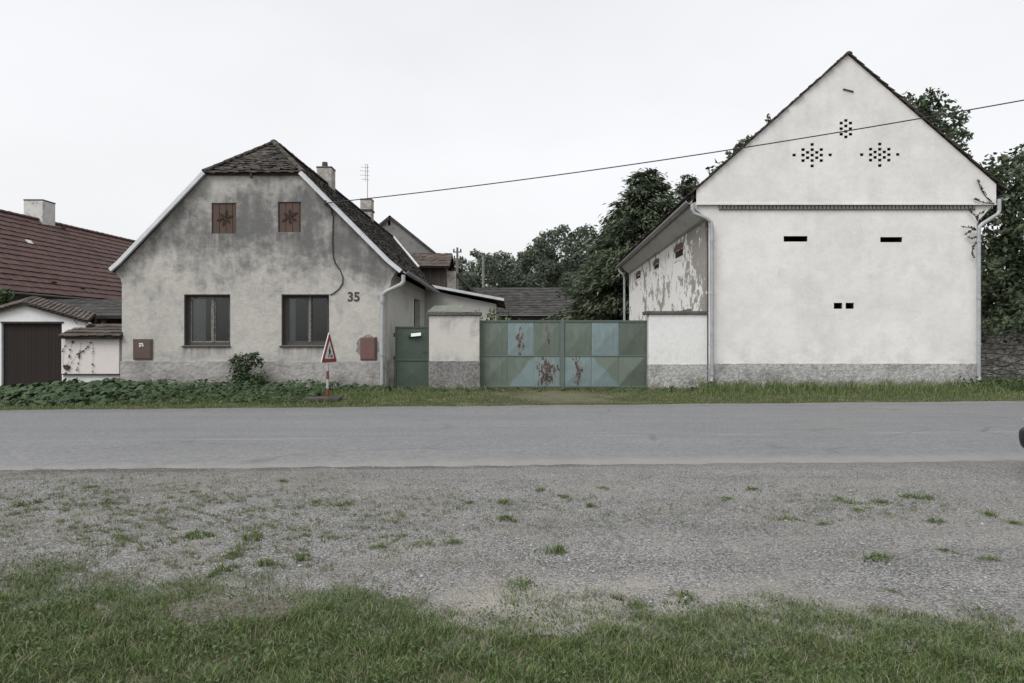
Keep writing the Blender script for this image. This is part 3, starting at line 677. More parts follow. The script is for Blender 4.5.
# meter boxes
def mbox(px0, y0, px1, y1, mat, nm):
    x0, x1, z0, z1 = PX(px0, Y0), PX(px1, Y0), PZ(y1, Y0), PZ(y0, Y0)
    b = MB().box(x0, x1, Y0 - .045, Y0 + .02, z0, z1).build('meter_box', mat, H, bevel=.006)
    MB().box(x0 + .03, x1 - .03, Y0 - .06, Y0 - .046, z0 + .03, z1 - .03).build('door', mat, b, bevel=.004)
    return b, x0, x1, z0, z1
b, x0, x1, z0, z1 = mbox(133.6, 339, 152.5, 359.5, M['boxbrown'], 'l'); b['label'] = 'dark brown meter box with a white sticker'
lb = MB(); xc, zc = x0 + .25, z1 - .17
lb.obox((xc, Y0 - .063, zc + .03), (.06, 0, 0), (0, .002, 0), (0, 0, .02)); lb.obox((xc - .03, Y0 - .063, zc - .035), (.03, 0, .01), (0, .002, 0), (0, 0, .03)); lb.obox((xc + .05, Y0 - .063, zc - .025), (.022, 0, 0), (0, .002, 0), (0, 0, .03))
lb.build('sticker', M['label'], b)
b, x0, x1, z0, z1 = mbox(360.5, 337.5, 375.5, 360, M['boxred'], 'r'); b['label'] = 'faded red meter box with a dark edge'
MB().box(x1 - .004, x1 + .035, Y0 - .04, Y0 + .02, z0 + .0, z1 + .02).build('edge', M['iron'], b)
# number
def text(s, size, mat, loc, rot, parent, name, ext=.004, off=0.0):
    cu = bpy.data.curves.new(name, 'FONT'); cu.body = s; cu.size = size; cu.extrude = ext; cu.offset = off; cu.align_x = 'CENTER'; cu.align_y = 'CENTER'
    o = bpy.data.objects.new(name, cu); COL.objects.link(o); bpy.context.view_layer.update()
    me = bpy.data.meshes.new_from_object(o.evaluated_get(bpy.context.evaluated_depsgraph_get())); bpy.data.objects.remove(o)
    me.materials.clear(); me.materials.append(mat); o = bpy.data.objects.new(name, me); COL.objects.link(o)
    o.parent = parent; o.location = Vector(loc) - ORG[parent.name]; o.rotation_euler = rot; ORG[o.name] = Vector(loc); return o
text('35', .385, M['numeral'], (PX(353.6, Y0), Y0 - .006, PZ(297.2, Y0)), (R(90), 0, 0), H, 'house_number', off=.012)
# cable down the wall and its bracket
cb = MB(); pts = [(326.5, 204), (331, 208), (332, 214), (333.2, 216), (332.4, 240), (333, 256), (335, 263), (340, 270), (342.8, 277), (342.6, 283), (339, 289), (333, 293.5), (329.6, 295)]
cb.tube([pp(a, b, Y0 - .02) for a, b in pts], .017, 6); cb.build('wall_cable', M['iron'], H)
br = MB(); br.tube([pp(324, 203, Y0 + .05), pp(325, 203, Y0 - .22)], .022, 6); br.tube([pp(325, 200.4, Y0 - .22), pp(325, 205, Y0 - .22)], .04, 8); br.build('cable_bracket', M['iron'], H)
# recessed side door with pale jamb
yd = 26.8
MB().prism([(hx(XR, 25.85) - .22, 25.85, .1), (hx(XR, 27.7) - .22, 27.7, .1), (hx(XR, 27.7) - .22, 27.7, zt), (hx(XR, 25.85) - .22, 25.85, zt)], (-.05, 0, 0)).build('side_door', M['under'], H)
MB().box(hx(XR, 25.85) - .02, hx(XR, 25.85) + .03, 25.6, 25.84, .1, zt).build('door_jamb', M['bwall'], H)
# patch of new render round the red box
pt = MB(); n = 18
pt.prism([(PX(367.5, Y0) + math.cos(2 * math.pi * k / n) * (.34 + .04 * math.sin(k * 2.7)), Y0 - .006, PZ(347, Y0) + math.sin(2 * math.pi * k / n) * (.36 + .03 * math.sin(k * 1.9))) for k in range(n)], (0, .005, 0))
pt.build('render_patch', M['patch'], H)

# chimneys
def chimney(px, y_top, w_, zb, Y, mat, label, pot=None, cap=None, parent=None):
    x = PX(px, Y); zt_ = PZ(y_top, Y)
    t = thing('chimney', (x, Y, zb), label, 'chimney') if parent is None else None
    body = MB().box(x - w_ / 2, x + w_ / 2, Y - w_ / 2, Y + w_ / 2, zb, zt_ - .07).build('shaft' if parent is None else 'chimney', mat, t or parent, bevel=.015)
    par = t or body
    MB().box(x - w_ / 2 - .015, x + w_ / 2 + .015, Y - w_ / 2 - .015, Y + w_ / 2 + .015, zt_ - .07, zt_).build('cap', M['conc'], par, bevel=.015)
    if pot: MB().tube([(x - .05, Y, zt_ - .02), (x - .05, Y, zt_ + pot)], [.13, .11], 10).build('pot', M['conc'], par)
    if cap: MB().box(x - w_ / 2 - .04, x + w_ / 2 + .04, Y - w_ / 2 - .04, Y + w_ / 2 + .04, cap, cap + .1).build('band', M['iron'], par)
    return body
chimney(326, 168, .62, 7.2, 28.5, M['brick'], '', pot=.24, parent=H)
chimney(367, 199.5, .6, 7.2, 36.6, M['brick'], '', cap=8.45, parent=H)
an = thing('antenna', (PX(367.4, 36.6), 36.6, PZ(199.5, 36.6)), 'thin aerial mast with short crossbars standing on a chimney', 'antenna')
xa = PX(367.4, 36.6); MB().tube([(xa, 36.6, PZ(200, 36.6)), (xa, 36.6, PZ(165, 36.6))], .022, 6).build('mast', M['zinc'], an)
eb = MB()
for z, l in ((11.0, .1), (10.85, .22), (10.65, .26), (10.42, .26), (10.2, .2)): eb.tube([(xa - l * 1.5, 36.5, z), (xa + l * .4, 36.6, z)], .012, 5)
eb.tube([(xa - .12, 36.6, 10.1), (xa - .1, 36.6, 10.95)], .014, 5)
eb.build('crossbars', M['zinc'], an)

# ------------------------------------------------------------------ neighbour's house with long red roof
NB = thing('tiled_house', (-21, 24, 0), 'long low house under a dark red tile roof at the left', 'house')
kx = .078
def nx(x, Y): return x + (Y - 27.3) * kx
e0 = Vector((nx(-20.5, 23), 23, 3.6)); e1 = Vector((nx(-20.5, 46), 46, 3.6))
r0 = Vector((nx(-24.2, 23), 23, 7.6)); r1 = Vector((nx(-24.2, 46), 46, 7.6))
tr_ = MB(); Un = (e1 - e0).normalized(); Vn = r0 - e0; Vn -= Un * Vn.dot(Un)
tile_roof(tr_, e0, Un, Vn, Vn.length, lambda v: (0, (e1 - e0).length), .26, .335, th=.03, lift=.035, jit=1.0, stagger=False, rnd=random.Random(21))
e2 = Vector((nx(-27.9, 23), 23, 3.6)); e3 = Vector((nx(-27.9, 46), 46, 3.6)); Vn2 = r0 - e2; Vn2 -= Un * Vn2.dot(Un)
tile_roof(tr_, e2, Un, Vn2, Vn2.length, lambda v: (0, (e1 - e0).length), .5, .335, th=.03, lift=.035, stagger=False, rnd=random.Random(22))
tr_.build('roof', M['redtile'], NB)
un = MB(); under([e0 + dn, e1 + dn, r1 + dn, r0 + dn]); under([e2 + dn, r0 + dn, r1 + dn, e3 + dn]); un.build('roof_timber', M['under'], NB)
rc = MB(); ridge_caps(rc, r0 + Vector((0, 0, .02)), r1 + Vector((0, 0, .02)), .14, .4, 8); rc.build('ridge_tiles', M['redtile'], NB)
w_ = MB(); w_.prism([e0 + Vector((-.5, .3, -3.6)), e0 + Vector((-.5, .3, .4)), r0 + Vector((0, .3, -.2)), e2 + Vector((.5, .3, .4)), e2 + Vector((.5, .3, -3.6))], Vector((nx(0, 45.6) - nx(0, 23.3), 22.3, 0)))
w_.build('wall', plaster('dark_grey_render', g(.15), g(.09), .4, .7), NB)
gm_ = MB(); gutter(gm_, e0 + Vector((.06, 0, -.03)), e1 + Vector((.06, 0, -.03)), .07); gm_.build('gutter', M['zinc'], NB)
chimney(39.5, 201, .95, 6.8, 34.5, M['chimwhite'], '', parent=NB)
MB().obox(e0 + Un * 8.6 + Vn * .62 + Vector((.0, 0, .09)), Un * .16, Vn.normalized() * .11, Un.cross(Vn).normalized() * .015).build('roof_window', M['label'], NB)
fb = MB()
for (u, v) in ((11, .95), (12.2, .93), (9.5, .1), (12.8, .12), (14.5, .1), (7.8, .13), (16.2, .12)):
    fb = MB(); p = e0 + Un * u + Vn * v + Vector((.03, 0, .08)); fb.obox(p, Un * .14, Vn.normalized() * .03, Vector((.03, 0, .05))); fb.build('snow_guard', M['iron'], NB)

# ------------------------------------------------------------------ garage
YG = 20.8
G = thing('garage', (-14.6, YG, 0), 'small white garage with brown ribbed door and tiled gable roof', 'garage')
dr = rect(1.2, 323.2, 61.5, 420, YG); dr = [(dr[0][0], .02), (dr[1][0], .02), (dr[2][0], dr[2][1]), (dr[3][0], dr[3][1])]
pk = (PX(22.5, YG), PZ(304.3, YG)); er = (PX(87, YG), PZ(322.5, YG)); el_ = (2 * pk[0] - er[0], er[1])
MB().holed([(el_[0] + .1, 0), (er[0] - .05, 0), (er[0] - .05, er[1]), pk, (el_[0] + .1, er[1])], [dr], YG, .3).build('wall', M['garage'], G, bevel=.01)
sw = MB(); sw.box(er[0] - .35, er[0] - .05, YG + .3, YG + 4.5, 0, er[1] - .06); sw.box(el_[0] + .1, el_[0] + .4, YG + .3, YG + 4.5, 0, er[1] - .06); sw.box(el_[0] + .1, er[0] - .05, YG + 4.5, YG + 4.7, 0, er[1] - .1)
sw.build('wall', M['garage'], G)
MB().box(dr[0][0], dr[1][0], YG + .08, YG + .14, .03, dr[2][1]).build('door', M['garage_door'], G)
MB().box(dr[0][0] - .01, dr[1][0] + .06, YG - .03, YG + .08, dr[2][1] + .003, dr[2][1] + .05).build('door_lintel', M['iron'], G)
sh = Vector((-.85, 1.75, .28)); yv = YG - .15
A = Vector((PX(22.5, yv), yv, PZ(302.8, yv))); B = Vector((PX(87.5, yv), yv, PZ(321.3, yv))); C2 = Vector((2 * A.x - B.x, yv, B.z))
gt = MB(); U_ = sh.normalized(); Vr = A - B; Vr -= U_ * Vr.dot(U_)
tile_roof(gt, B, U_, Vr, Vr.length, lambda v: (-(v / Vr.length) * ((B - A).dot(U_)) * -1 * 0 + (A - B).dot(U_) * v / Vr.length, (A - B).dot(U_) * v / Vr.length + sh.length), .3, .125, th=.03, lift=.03, stagger=False, rnd=random.Random(31))
Vl = A - C2; Vl -= U_ * Vl.dot(U_)
tile_roof(gt, C2, U_, Vl, Vl.length, lambda v: ((A - C2).dot(U_) * v / Vl.length, (A - C2).dot(U_) * v / Vl.length + sh.length), .3, .125, th=.03, lift=.03, stagger=False, rnd=random.Random(32))
gt.build('roof', M['capt'], G)
un = MB(); under([A + dn * .6, B + dn * .6, B + sh + dn * .6, A + sh + dn * .6], .05); under([A + dn * .6, A + sh + dn * .6, C2 + sh + dn * .6, C2 + dn * .6], .05)
un.prism([A + sh, B + sh, B + sh + Vector((0, 0, -.5)), C2 + sh + Vector((0, 0, -.5)), C2 + sh], (0, .08, 0))
un.build('roof_timber', M['under'], G)
hk = MB(); hk.tube([(PX(77, YG), YG - .03, PZ(318, YG)), (PX(76, YG), YG - .09, PZ(321, YG)), (PX(79, YG), YG - .09, PZ(324, YG))], .012, 5); hk.build('hook', M['iron'], G)
# grey shed behind
SD = thing('shed', (-13.8, 25.5, 0), 'low grey-roofed lean-to shed between garage and old house', 'shed')
pa, pb = Vector((-16.6, 23.6, 2.42)), Vector((-11.95, 23.6, 2.42)); pc, pd = Vector((-11.95, 27, 3.2)), Vector((-18.2, 27, 3.2))
un = MB(); under([pa, pb, pc, pd], .08); un.build('roof', M['greytile'], SD)
tg = MB(); tile_roof(tg, pa, (1, 0, 0), pd - pa - Vector((-1.6, 0, 0)), Vector((0, 3.4, .78)).length, lambda v: (-.45 * v, 4.65), .3, .3, rnd=random.Random(33)); tg.build('roof_tiles', M['greytile'], SD)
MB().box(-17, -11.95, 26.8, 27, 0, 3.05).build('wall', M['wood'], SD)
ps = MB()
for x in (-16.5, -14.2, -12.05): MB().box(x - .06, x + .06, 23.7, 23.82, 0, 2.33).build('post', M['under'], SD)

# ------------------------------------------------------------------ pink garden wall
YW = 20.55
W = thing('garden_wall', (-12.7, YW, 0), 'pale pink plastered garden wall with a tiled cap, hung with dry vine', 'wall')
wx0, wx1 = PX(61, YW), PX(119, YW)
MB().box(wx0, wx1, YW, YW + .45, .56, 1.78).build('wall', M['pink'], W, bevel=.012)
MB().box(wx0 + .02, wx1 - .02, YW + .05, YW + .4, 0, .555).build('plinth', M['bwall'], W, bevel=.01)
MB().box(wx0 - .01, wx1 + .01, YW - .03, YW + .06, .55, .585).build('ledge', M['iron'], W)
MB().box(wx1 + .003, XL - .003, YW + .14, YW + .5, 0, 1.72).build('wall_return', M['bwall'], W)
cp = MB(); c0 = Vector((PX(57.5, 20.4), 20.36, PZ(337, 20.4))); c1 = Vector((PX(121.5, 20.4), 20.36, PZ(337, 20.4))); Vc = Vector((.12, .62, .36))
tile_roof(cp, c0, (1, 0, 0), Vc - Vector((.12, 0, 0)), .72, lambda v: (v * .45, (c1 - c0).x - .02), .235, .19, th=.03, lift=.03, jit=1.3, rnd=random.Random(41))
ridge_caps(cp, c0 + Vector((.3, .64, .37)), c1 + Vector((-.02, .64, .37)), .09, .3, 5)
cp.build('tiled_cap', M['capt'], W)
un = MB(); under([c0 + Vector((.02, 0, -.01)), c1 + Vector((-.02, 0, -.01)), c1 + Vector((-.02, .62, .35)), c0 + Vector((.32, .62, .35))], .05); un.build('cap_bed', M['under'], W)
vn = thing('dry_vine', (wx0 + .4, YW - .02, .6), 'dark dry vine clinging to the pale pink garden wall', 'vine'); vs_ = MB(); vl = MB(); rd = random.Random(8)
def blob(mb, c, r):
    mb.add([(c[0] + rd.uniform(-1, 1) * r * .3 + r * math.cos(a), c[1] - rd.uniform(0, .03), c[2] + r * math.sin(a)) for a in (0.3, 1.9, 3.4, 5.0)], [(0, 1, 2, 3)])
def crop8(a, b): return (a / 5.254, 270 + b / 5.254)
for path in ([(350, 545), (330, 480), (335, 420), (355, 360)], [(345, 530), (365, 470), (372, 410), (388, 365)], [(355, 520), (400, 450), (440, 425), (485, 375)], [(405, 530), (418, 470), (425, 380)], [(487, 545), (490, 470), (490, 385)], [(400, 445), (430, 430), (470, 400)]):
    P3 = [Vector((PX(crop8(a, b)[0], YW), YW - .015, PZ(crop8(a, b)[1], YW))) for a, b in path]
    vs_.tube(P3, .0025, 5)
    for p, q in zip(P3[:-1], P3[1:]):
        for k in range(6):
            t = rd.random()
            if rd.random() < .6: blob(vl, p.lerp(q, t) + Vector((rd.uniform(-.02, .02), -.01, 0)), rd.uniform(.018, .036))
for k in range(10): blob(vl, Vector((PX(68 + rd.uniform(-3, 3), YW), YW - .03, PZ(367 + rd.uniform(-2, 2), YW))), rd.uniform(.03, .06))
vs_.build('stem', M['vine'], vn); vl.build('leaves', M['vineleaf'], vn, recalc=False)

# ------------------------------------------------------------------ green door, pillar, big gate, white wall
YP = 20.6
PGT = thing('garden_gate', (PX(411.5, 20.9), 20.9, .1), 'narrow dark green sheet metal gate with a white paper in its letter slot', 'gate')
x0, x1, z0, z1 = PX(395, 20.9), PX(428.3, 20.9), .14, PZ(326.5, 20.9)
zm = PZ(360, 20.9)
def xpanel(mb, xa, xb, za, zb, y, d):
    c = ((xa + xb) / 2, y - d, (za + zb) / 2); P = [(xa, y, za), (xb, y, za), (xb, y, zb), (xa, y, zb)]
    mb.add(P + [c] + [(p[0], y + .02, p[2]) for p in P], [(0, 1, 4), (1, 2, 4), (2, 3, 4), (3, 0, 4), (5, 8, 7, 6), (0, 5, 6, 1), (1, 6, 7, 2), (2, 7, 8, 3), (3, 8, 5, 0)])
fr = MB(); t = .045
fr.box(x0, x0 + t, 20.88, 20.93, z0, z1); fr.box(x1 - t, x1, 20.88, 20.93, z0, z1); fr.box(x0 + t, x1 - t, 20.88, 20.93, z1 - t, z1); fr.box(x0 + t, x1 - t, 20.88, 20.93, z0, z0 + t); fr.box(x0 + t, x1 - t, 20.875, 20.93, zm - .025, zm + .025)
fr.build('frame', M['dgreen'], PGT, bevel=.004)
for za, zb in ((z0 + t, zm - .025), (zm + .025, z1 - t)):
    mb = MB(); xpanel(mb, x0 + t, x1 - t, za, zb, 20.905, .022); mb.build('panel', M['dgreen'], PGT)
MB().obox((PX(414, 20.8), 20.83, PZ(336, 20.8)), (.2, 0, .012), (0, .035, 0), (0, 0, .035)).build('letter_slot', M['iron'], PGT)
MB().obox((PX(416, 20.8), 20.785, PZ(334.6, 20.8)), (.15, 0, .015), (0, .008, 0), (0, .012, .048)).build('letter', M['paper'], PGT)
for y in (335, 358): MB().tube([(x0 - .02, 20.89, PZ(y, 20.9) - .06), (x0 - .02, 20.89, PZ(y, 20.9) + .06)], .025, 8).build('hinge', M['iron'], PGT)
MB().tube([(x1 - .06, 20.86, PZ(352, 20.9)), (x1 - .16, 20.84, PZ(352, 20.9))], .014, 6).build('handle', M['iron'], PGT)
MB().box(PX(385, 20.8), x0 - .04, 20.95, 21.1, 0, 1.0).build('threshold_block', M['cement'], H)

GP = thing('gate_pillar', (PX(454, YP), YP, 0), 'wide grey plastered gate pillar between the two green gates', 'pillar')
gx0, gx1 = PX(429, YP), PX(479.5, YP); zp = PZ(361, YP)
MB().box(gx0, gx1, YP, YP + .55, zp - .02, PZ(315.5, YP)).build('shaft', M['pillar'], GP, bevel=.015)
MB().box(gx0 - .015, gx1 + .015, YP - .02, YP + .57, 0, zp).build('plinth', M['pebble'], GP, bevel=.012)
MB().box(gx0 - .06, gx1 + .05, YP - .06, YP + .6, PZ(315.3, YP), PZ(311.8, YP)).build('cap', M['conc'], GP, bevel=.015)
sl_ = MB(); sl_.prism([(gx0 - .04, YP + .0, PZ(311.6, YP)), (PX(461, YP), YP + .0, PZ(311.6, YP)), (PX(462, YP), YP + .5, PZ(304.5, YP)), (gx0 + .1, YP + .5, PZ(305.5, YP))], (0, .05, .025))
tag(sl_.build('cover_slab', paint('mossy_sheet', (.17, .185, .155), (.1, .1, .08), .8, .5, 5, .3), origin=(gx0 + .4, YP + .2, PZ(311.6, YP))), 'mossy greenish slab lying tilted on the grey gate pillar', 'slab')

DG = thing('double_gate', (PX(563, 20.85), 20.85, .1), 'wide double gate of faded green and blue steel panels with rust', 'gate')
YD = 20.85; gy = YD
gL, gM, gR = PX(479.8, gy), PX(562.5, gy), PX(648.3, gy); gz0, gz1, gzm = .15, PZ(320.8, gy), PZ(356, gy)
green = (.128, .158, .13); blue = (.185, .245, .248); dkg = (.1, .124, .102)
pm = {}
rows = [[('a', green, 0, .2, None), ('b', blue, 1.7, .18, None), ('c', green, 1.7, .1, None)], [('d', green, 0, .2, None), ('e', green, .3, .12, blue), ('f', blue, 1.95, .42, None)]]
rows2 = [[('g', green, 0, .2, None), ('h', blue, 0, .2, None), ('i', dkg, 0, .2, None)], [('j', blue, 1.7, .22, None), ('k', blue, 0, .2, green), ('l', dkg, 0, .2, green)]]
for (a, b, rw) in ((gL, gM - .01, rows), (gM + .01, gR, rows2)):
    lf = MB(); t = .05
    lf.box(a, a + t, gy - .02, gy + .04, gz0, gz1); lf.box(b - t - .02, b, gy - .02, gy + .04, gz0, gz1)
    lf.box(a + t, b - t - .02, gy - .02, gy + .04, gz1 - t, gz1); lf.box(a + t, b - t - .02, gy - .02, gy + .04, gz0, gz0 + t)
    lf.box(a + t, b - t - .02, gy - .018, gy + .04, gzm - .016, gzm + .016)
    LF = lf.build('leaf', M['ggreen'], DG, bevel=.004)
    a2, b2 = a + t, b - t - .02; wd_ = (b2 - a2) / 3
    for r_, (za, zb) in enumerate(((gzm + .016, gz1 - t), (gz0 + t, gzm - .016))):
        for c_ in range(3):
            nm, colr, rs, wdt, sec = rw[r_][c_]
            xa, xb = a2 + wd_ * c_ + .004, a2 + wd_ * (c_ + 1) - .004
            mb = MB(); xpanel(mb, xa, xb, za, zb, gy + .0, .042)
            m_ = gate_panel('gate_panel_' + nm, colr, rs, wdt, sec, ord(nm) * 3.1, {'e': -.7, 'k': .75, 'l': 2.4}.get(nm, 0))
            o = mb.build('panel', m_, LF, origin=((xa + xb) / 2, gy, (za + zb) / 2))
            lab = {'b': 'pale blue panel with rust runs', 'f': 'pale blue panel badly rusted in the middle', 'h': 'clean pale blue panel', 'j': 'pale blue panel with a rusty run', 'c': 'green panel with one rust spot', 'i': 'dark green panel'}.get(nm)
            if lab: o['label'] = lab
mb = MB(); mb.box(gM - .035, gM + .045, gy - .045, gy - .022, gz0, gz1 - .01); mb.box(gL, gR, gy - .03, gy - .021, gz1 - .012, gz1 + .015); mb.build('cover_strip', M['ggreen'], DG)

BW = thing('boundary_wall', (PX(678, YP), YP, 0), 'low whitewashed wall with grey cap between double gate and barn', 'wall')
bx0, bx1 = PX(649, YP), 5.90; zb = PZ(364.2, YP)
MB().box(bx0, bx1, YP, YP + .4, zb - .02, PZ(314.5, YP)).build('wall', M['bwall'], BW, bevel=.015)
MB().box(bx0 - .015, bx1, YP - .02, YP + .42, 0, zb).build('plinth', M['cement2'], BW, bevel=.012)
MB().box(bx0 - .11, bx1, YP - .06, YP + .5, PZ(314.3, YP), PZ(311.0, YP)).build('cap', M['conc'], BW, bevel=.02)
sl_ = MB(); sl_.prism([(PX(681, YP), YP + .1, PZ(310.8, YP)), (PX(692, YP), YP + .1, PZ(308.3, YP)), (PX(692, YP), YP + .1, PZ(310.8, YP))], (0, .3, 0)); tag(sl_.build('broken_tile', M['conc'], origin=(PX(688, YP), YP + .2, PZ(310.8, YP))), 'broken tile piece lying on the white wall cap beside the barn', 'tile')

# ------------------------------------------------------------------ barn
KB = .035
def bx(x, Y): return x + (Y - 20.5) * KB
BN = thing('barn', (10, Y0, 0), 'tall white gabled barn with star-shaped brick vents and narrow slots', 'barn')
BL, BR = 5.91, 13.96; yb = 37.5; zs = PZ(205, Y0)
slots = [rect(783.8, 236, 807.8, 241.6, Y0), rect(880.5, 237, 902.6, 242.2, Y0), rect(834, 302.8, 842.6, 308.8, Y0), rect(845.8, 302.8, 854.2, 308.8, Y0)]
ol = [(BL, 0), (BR, 0), (BR, 5.05), (14.02, 5.2), (14.2, 5.42), (14.46, zs - .004), (5.56, zs - .004), (5.7, 5.42), (5.87, 5.25), (BL, 5.1)]
MB().holed(ol, slots, Y0, .035).build('front_wall', M['barn'], BN)
MB().holed([(BL + .05, 0), (BR - .05, 0), (BR - .05, zs - .1), (BL + .05, zs - .1)], slots, Y0 + .0352, .3).build('brick_core', M['shadebrick'], BN)
YGb = Y0 - .07
holes = []
def hole(px, py): holes.append(rect(px - 1.75, py - 1.4, px + 1.75, py + 1.4, Y0))
for cx, cy in ((811.4, 155.6), (878.8, 155.2)):
    for dx, dys in ((0, (-10.6, -5.4, 0, 5.4, 10.8)), (-4.6, (-2.7, 2.7)), (4.6, (-2.7, 2.7)), (-9.1, (-5.5, 0, 5.5)), (9.1, (-5.5, 0, 5.5)), (-18, (0,)), (18, (-.2,))):
        for dy in dys: hole(cx + dx, cy + dy)
for dx, dys in ((0, (-8.2, -2.7, 2.7, 8.2)), (-4.6, (-5.6, 0, 5.5)), (4.6, (-5.6, 0, 5.5))):
    for dy in dys: hole(845 + dx, 129.3 + dy)
MB().holed([(5.52, zs), (14.49, zs), (14.49, 6.27), (10.05, 10.14), (5.52, 6.10)], holes, YGb, .03).build('gable_wall', M['barn'], BN)
MB().holed([(5.7, zs), (14.3, zs), (14.3, 6.2), (10.05, 9.95), (5.7, 6.15)], holes, YGb + .0302, .26).build('brick_core', M['shadebrick'], BN)
dt = MB(); xd = PX(719, Y0)
dt.box(xd, 13.9, Y0 - .025, Y0 - .003, PZ(210, Y0), zs - .002)
while xd < PX(973, Y0):
    dt.box(xd, xd + .075, Y0 - .062, Y0 - .026, PZ(209.6, Y0), zs - .004); xd += .115
dt.build('dentil_course', M['dentil'], BN)
MB().box(5.50, 14.51, YGb - .025, YGb - .002, zs - .01, zs + .035).build('string_course', M['barn'], BN)
MB().box(BL + .0, BR + .02, Y0 - .035, Y0 - .003, 0, PZ(363.5, Y0)).build('plinth', M['cement2'], BN, bevel=.012)
MB().obox((PX(847, Y0), YGb - .02, PZ(91.3, Y0)), (.155, 0, -.04), (0, .015, 0), (.004, 0, .015)).build('wall_anchor', M['iron'], BN)
# side wall with three small windows
def sideX(Y): return bx(BL, Y)
wins = [(24.1, 25.5, 4.49, 4.86), (28.8, 30.1, 4.55, 4.86), (33.9, 35.4, 4.6, 4.86)]
bm_out = [(Y0 + .45, 0), (yb, 0), (yb, 5.6), (Y0 + .45, 5.6)]
mb = MB().holed(bm_out, [[(a, c), (b, c), (b, d), (a, d)] for a, b, c, d in wins], 0, .45)
mb.v = [(bx(BL, x) + y, x, z) for x, y, z in mb.v]
mb.build('side_wall', M['peel'], BN)
for a, b, c, d in wins:
    l = MB(); n = 8
    top = [(bx(BL, a + (b - a) * k / n) - .012, a - .08 + (b - a + .16) * k / n, d + .17 + .07 * math.sin(math.pi * k / n)) for k in range(n + 1)]
    bot = [(bx(BL, a + (b - a) * k / n) - .012, a - .08 + (b - a + .16) * k / n, d + .0 + .03 * math.sin(math.pi * k / n)) for k in range(n, -1, -1)]
    l.prism(top + bot, (.1, 0, 0)); l.build('brick_arch', M['redbrick'], BN)
    MB().box(bx(BL, a) + .07, bx(BL, a) + .1, a - .02, b + .1, c - .02, d + .02).build('opening_panel', M['shadebrick'], BN)  # added dark panel, paints the shade inside the window opening
    MB().box(bx(BL, a) + .02, bx(BL, a) + .068, a, b, c, c + .12).build('window_board', M['bwall'], BN)
MB().prism([(bx(BR, Y0 + .45), Y0 + .45, 0), (bx(BR, yb), yb, 0), (bx(BR, yb), yb, 5.9), (bx(BR, Y0 + .45), Y0 + .45, 5.9)], (-.45, 0, 0)).build('side_wall', M['barn'], BN)
MB().prism([(bx(BL, yb), yb, 0), (bx(BR, yb), yb, 0), (bx(BR, yb), yb, 5.9), (bx(10.05, yb), yb, 10.0), (bx(BL, yb), yb, 5.7)], (0, .4, 0)).build('rear_wall', M['peel'], BN)
dy_ = yb - YGb
for sgn, xs_, name in ((1, [(BL, 5.28), (5.78, 5.30), (5.6, 5.45), (5.42, 5.62), (5.40, 5.72), (BL, 5.8)], 'L'), (-1, [(BR, 5.15), (14.05, 5.22), (14.3, 5.5), (14.49, 5.68), (14.5, 5.8), (BR, 5.8)], 'R')):
    MB().prism([(x, Y0 + .0015, z) for x, z in xs_], (dy_ * KB, dy_, 0)).build('cornice', plaster('cornice_plaster', g(.6, WARM), g(.38, WARM), .5, 1.2) if sgn == 1 else M['barn'], BN)
# roof
brt = MB(); yv = YGb - .07; ye = yb + .6
apB = Vector((10.05, yv, 10.16))
for ex, ez, seed in ((5.28, 5.92, 51), (14.8, 6.04, 52)):
    e0 = Vector((ex, yv, ez)); U_ = Vector((KB, 1, 0)).normalized(); Vr = apB - e0; Vr -= U_ * Vr.dot(U_)
    sh_ = (apB - e0).dot(U_); vm = Vr.length
    tile_roof(brt, e0, U_, Vr, vm, lambda v, sh_=sh_, vm=vm: (sh_ * v / vm - .02, sh_ * v / vm + ye - yv), .24, .30, th=.025, lift=.022, jit=2.2, rnd=random.Random(seed))
brt.build('roof', M['verget'], BN)
un = MB(); sv = Vector((KB, 1, 0)) * (ye - yv); dq = Vector((0, 0, -.025))
for ex, ez in ((5.28, 5.92), (14.8, 6.04)):
    e0 = Vector((ex, yv + .16, ez)); P_ = [e0 + dq, apB + Vector((0, .16, 0)) + dq, apB + sv + dq, e0 + sv + dq]; under(P_, .05)
un.build('roof_timber', M['under'], BN)
rc = MB(); ridge_caps(rc, apB + Vector((0, -.02, .0)), apB + sv + Vector((0, 0, .0)), .10, .4, 11); rc.build('ridge_tiles', M['verget'], BN)
gm_ = MB(); gutter(gm_, (5.29, yv, 5.76), (bx(5.29, 38.3), 38.3, 5.72), .095); gm_.build('gutter', M['pipe'], BN)
gm_ = MB(); gutter(gm_, (14.72, yv, 5.86), (bx(14.72, 38), 38, 5.8), .095); gm_.build('gutter', M['pipe'], BN)
fs_ = MB(); fs_.prism([(5.38, yv + .1, 5.76), (5.45, yv + .1, 5.78), (5.45, yv + .1, 6.02), (5.36, yv + .1, 5.95)], (18 * KB, 17.6, 0)); fs_.build('fascia', M['under'], BN)
def pipe(path, r, rings, name='downpipe'):
    d = MB(); d.tube(path, r, 10)
    for p in rings: d.tube([p - Vector((0, 0, .03)), p + Vector((0, 0, .03))], r * 1.25, 10)
    return d.build(name, M['pipe'], BN)
yq = 20.34
pipe([pp(692.5, 204, yq), pp(692.6, 210, yq), pp(694.5, 213.5, yq), pp(707, 218.5, yq), pp(711, 222, yq), pp(712, 228, yq), pp(712, 378, yq), pp(711, 382.5, yq - .1)], .056, [pp(712, y, yq) for y in (241, 294, 345, 374)])
pipe([pp(999.5, 199, yq), pp(999.4, 211, yq), pp(998, 214, yq), pp(983, 223.5, yq), pp(979.5, 227, yq), pp(979, 233, yq), pp(979, 377, yq), pp(980, 381, yq - .08)], .056, [pp(979, y, yq) for y in (241, 298, 344)])
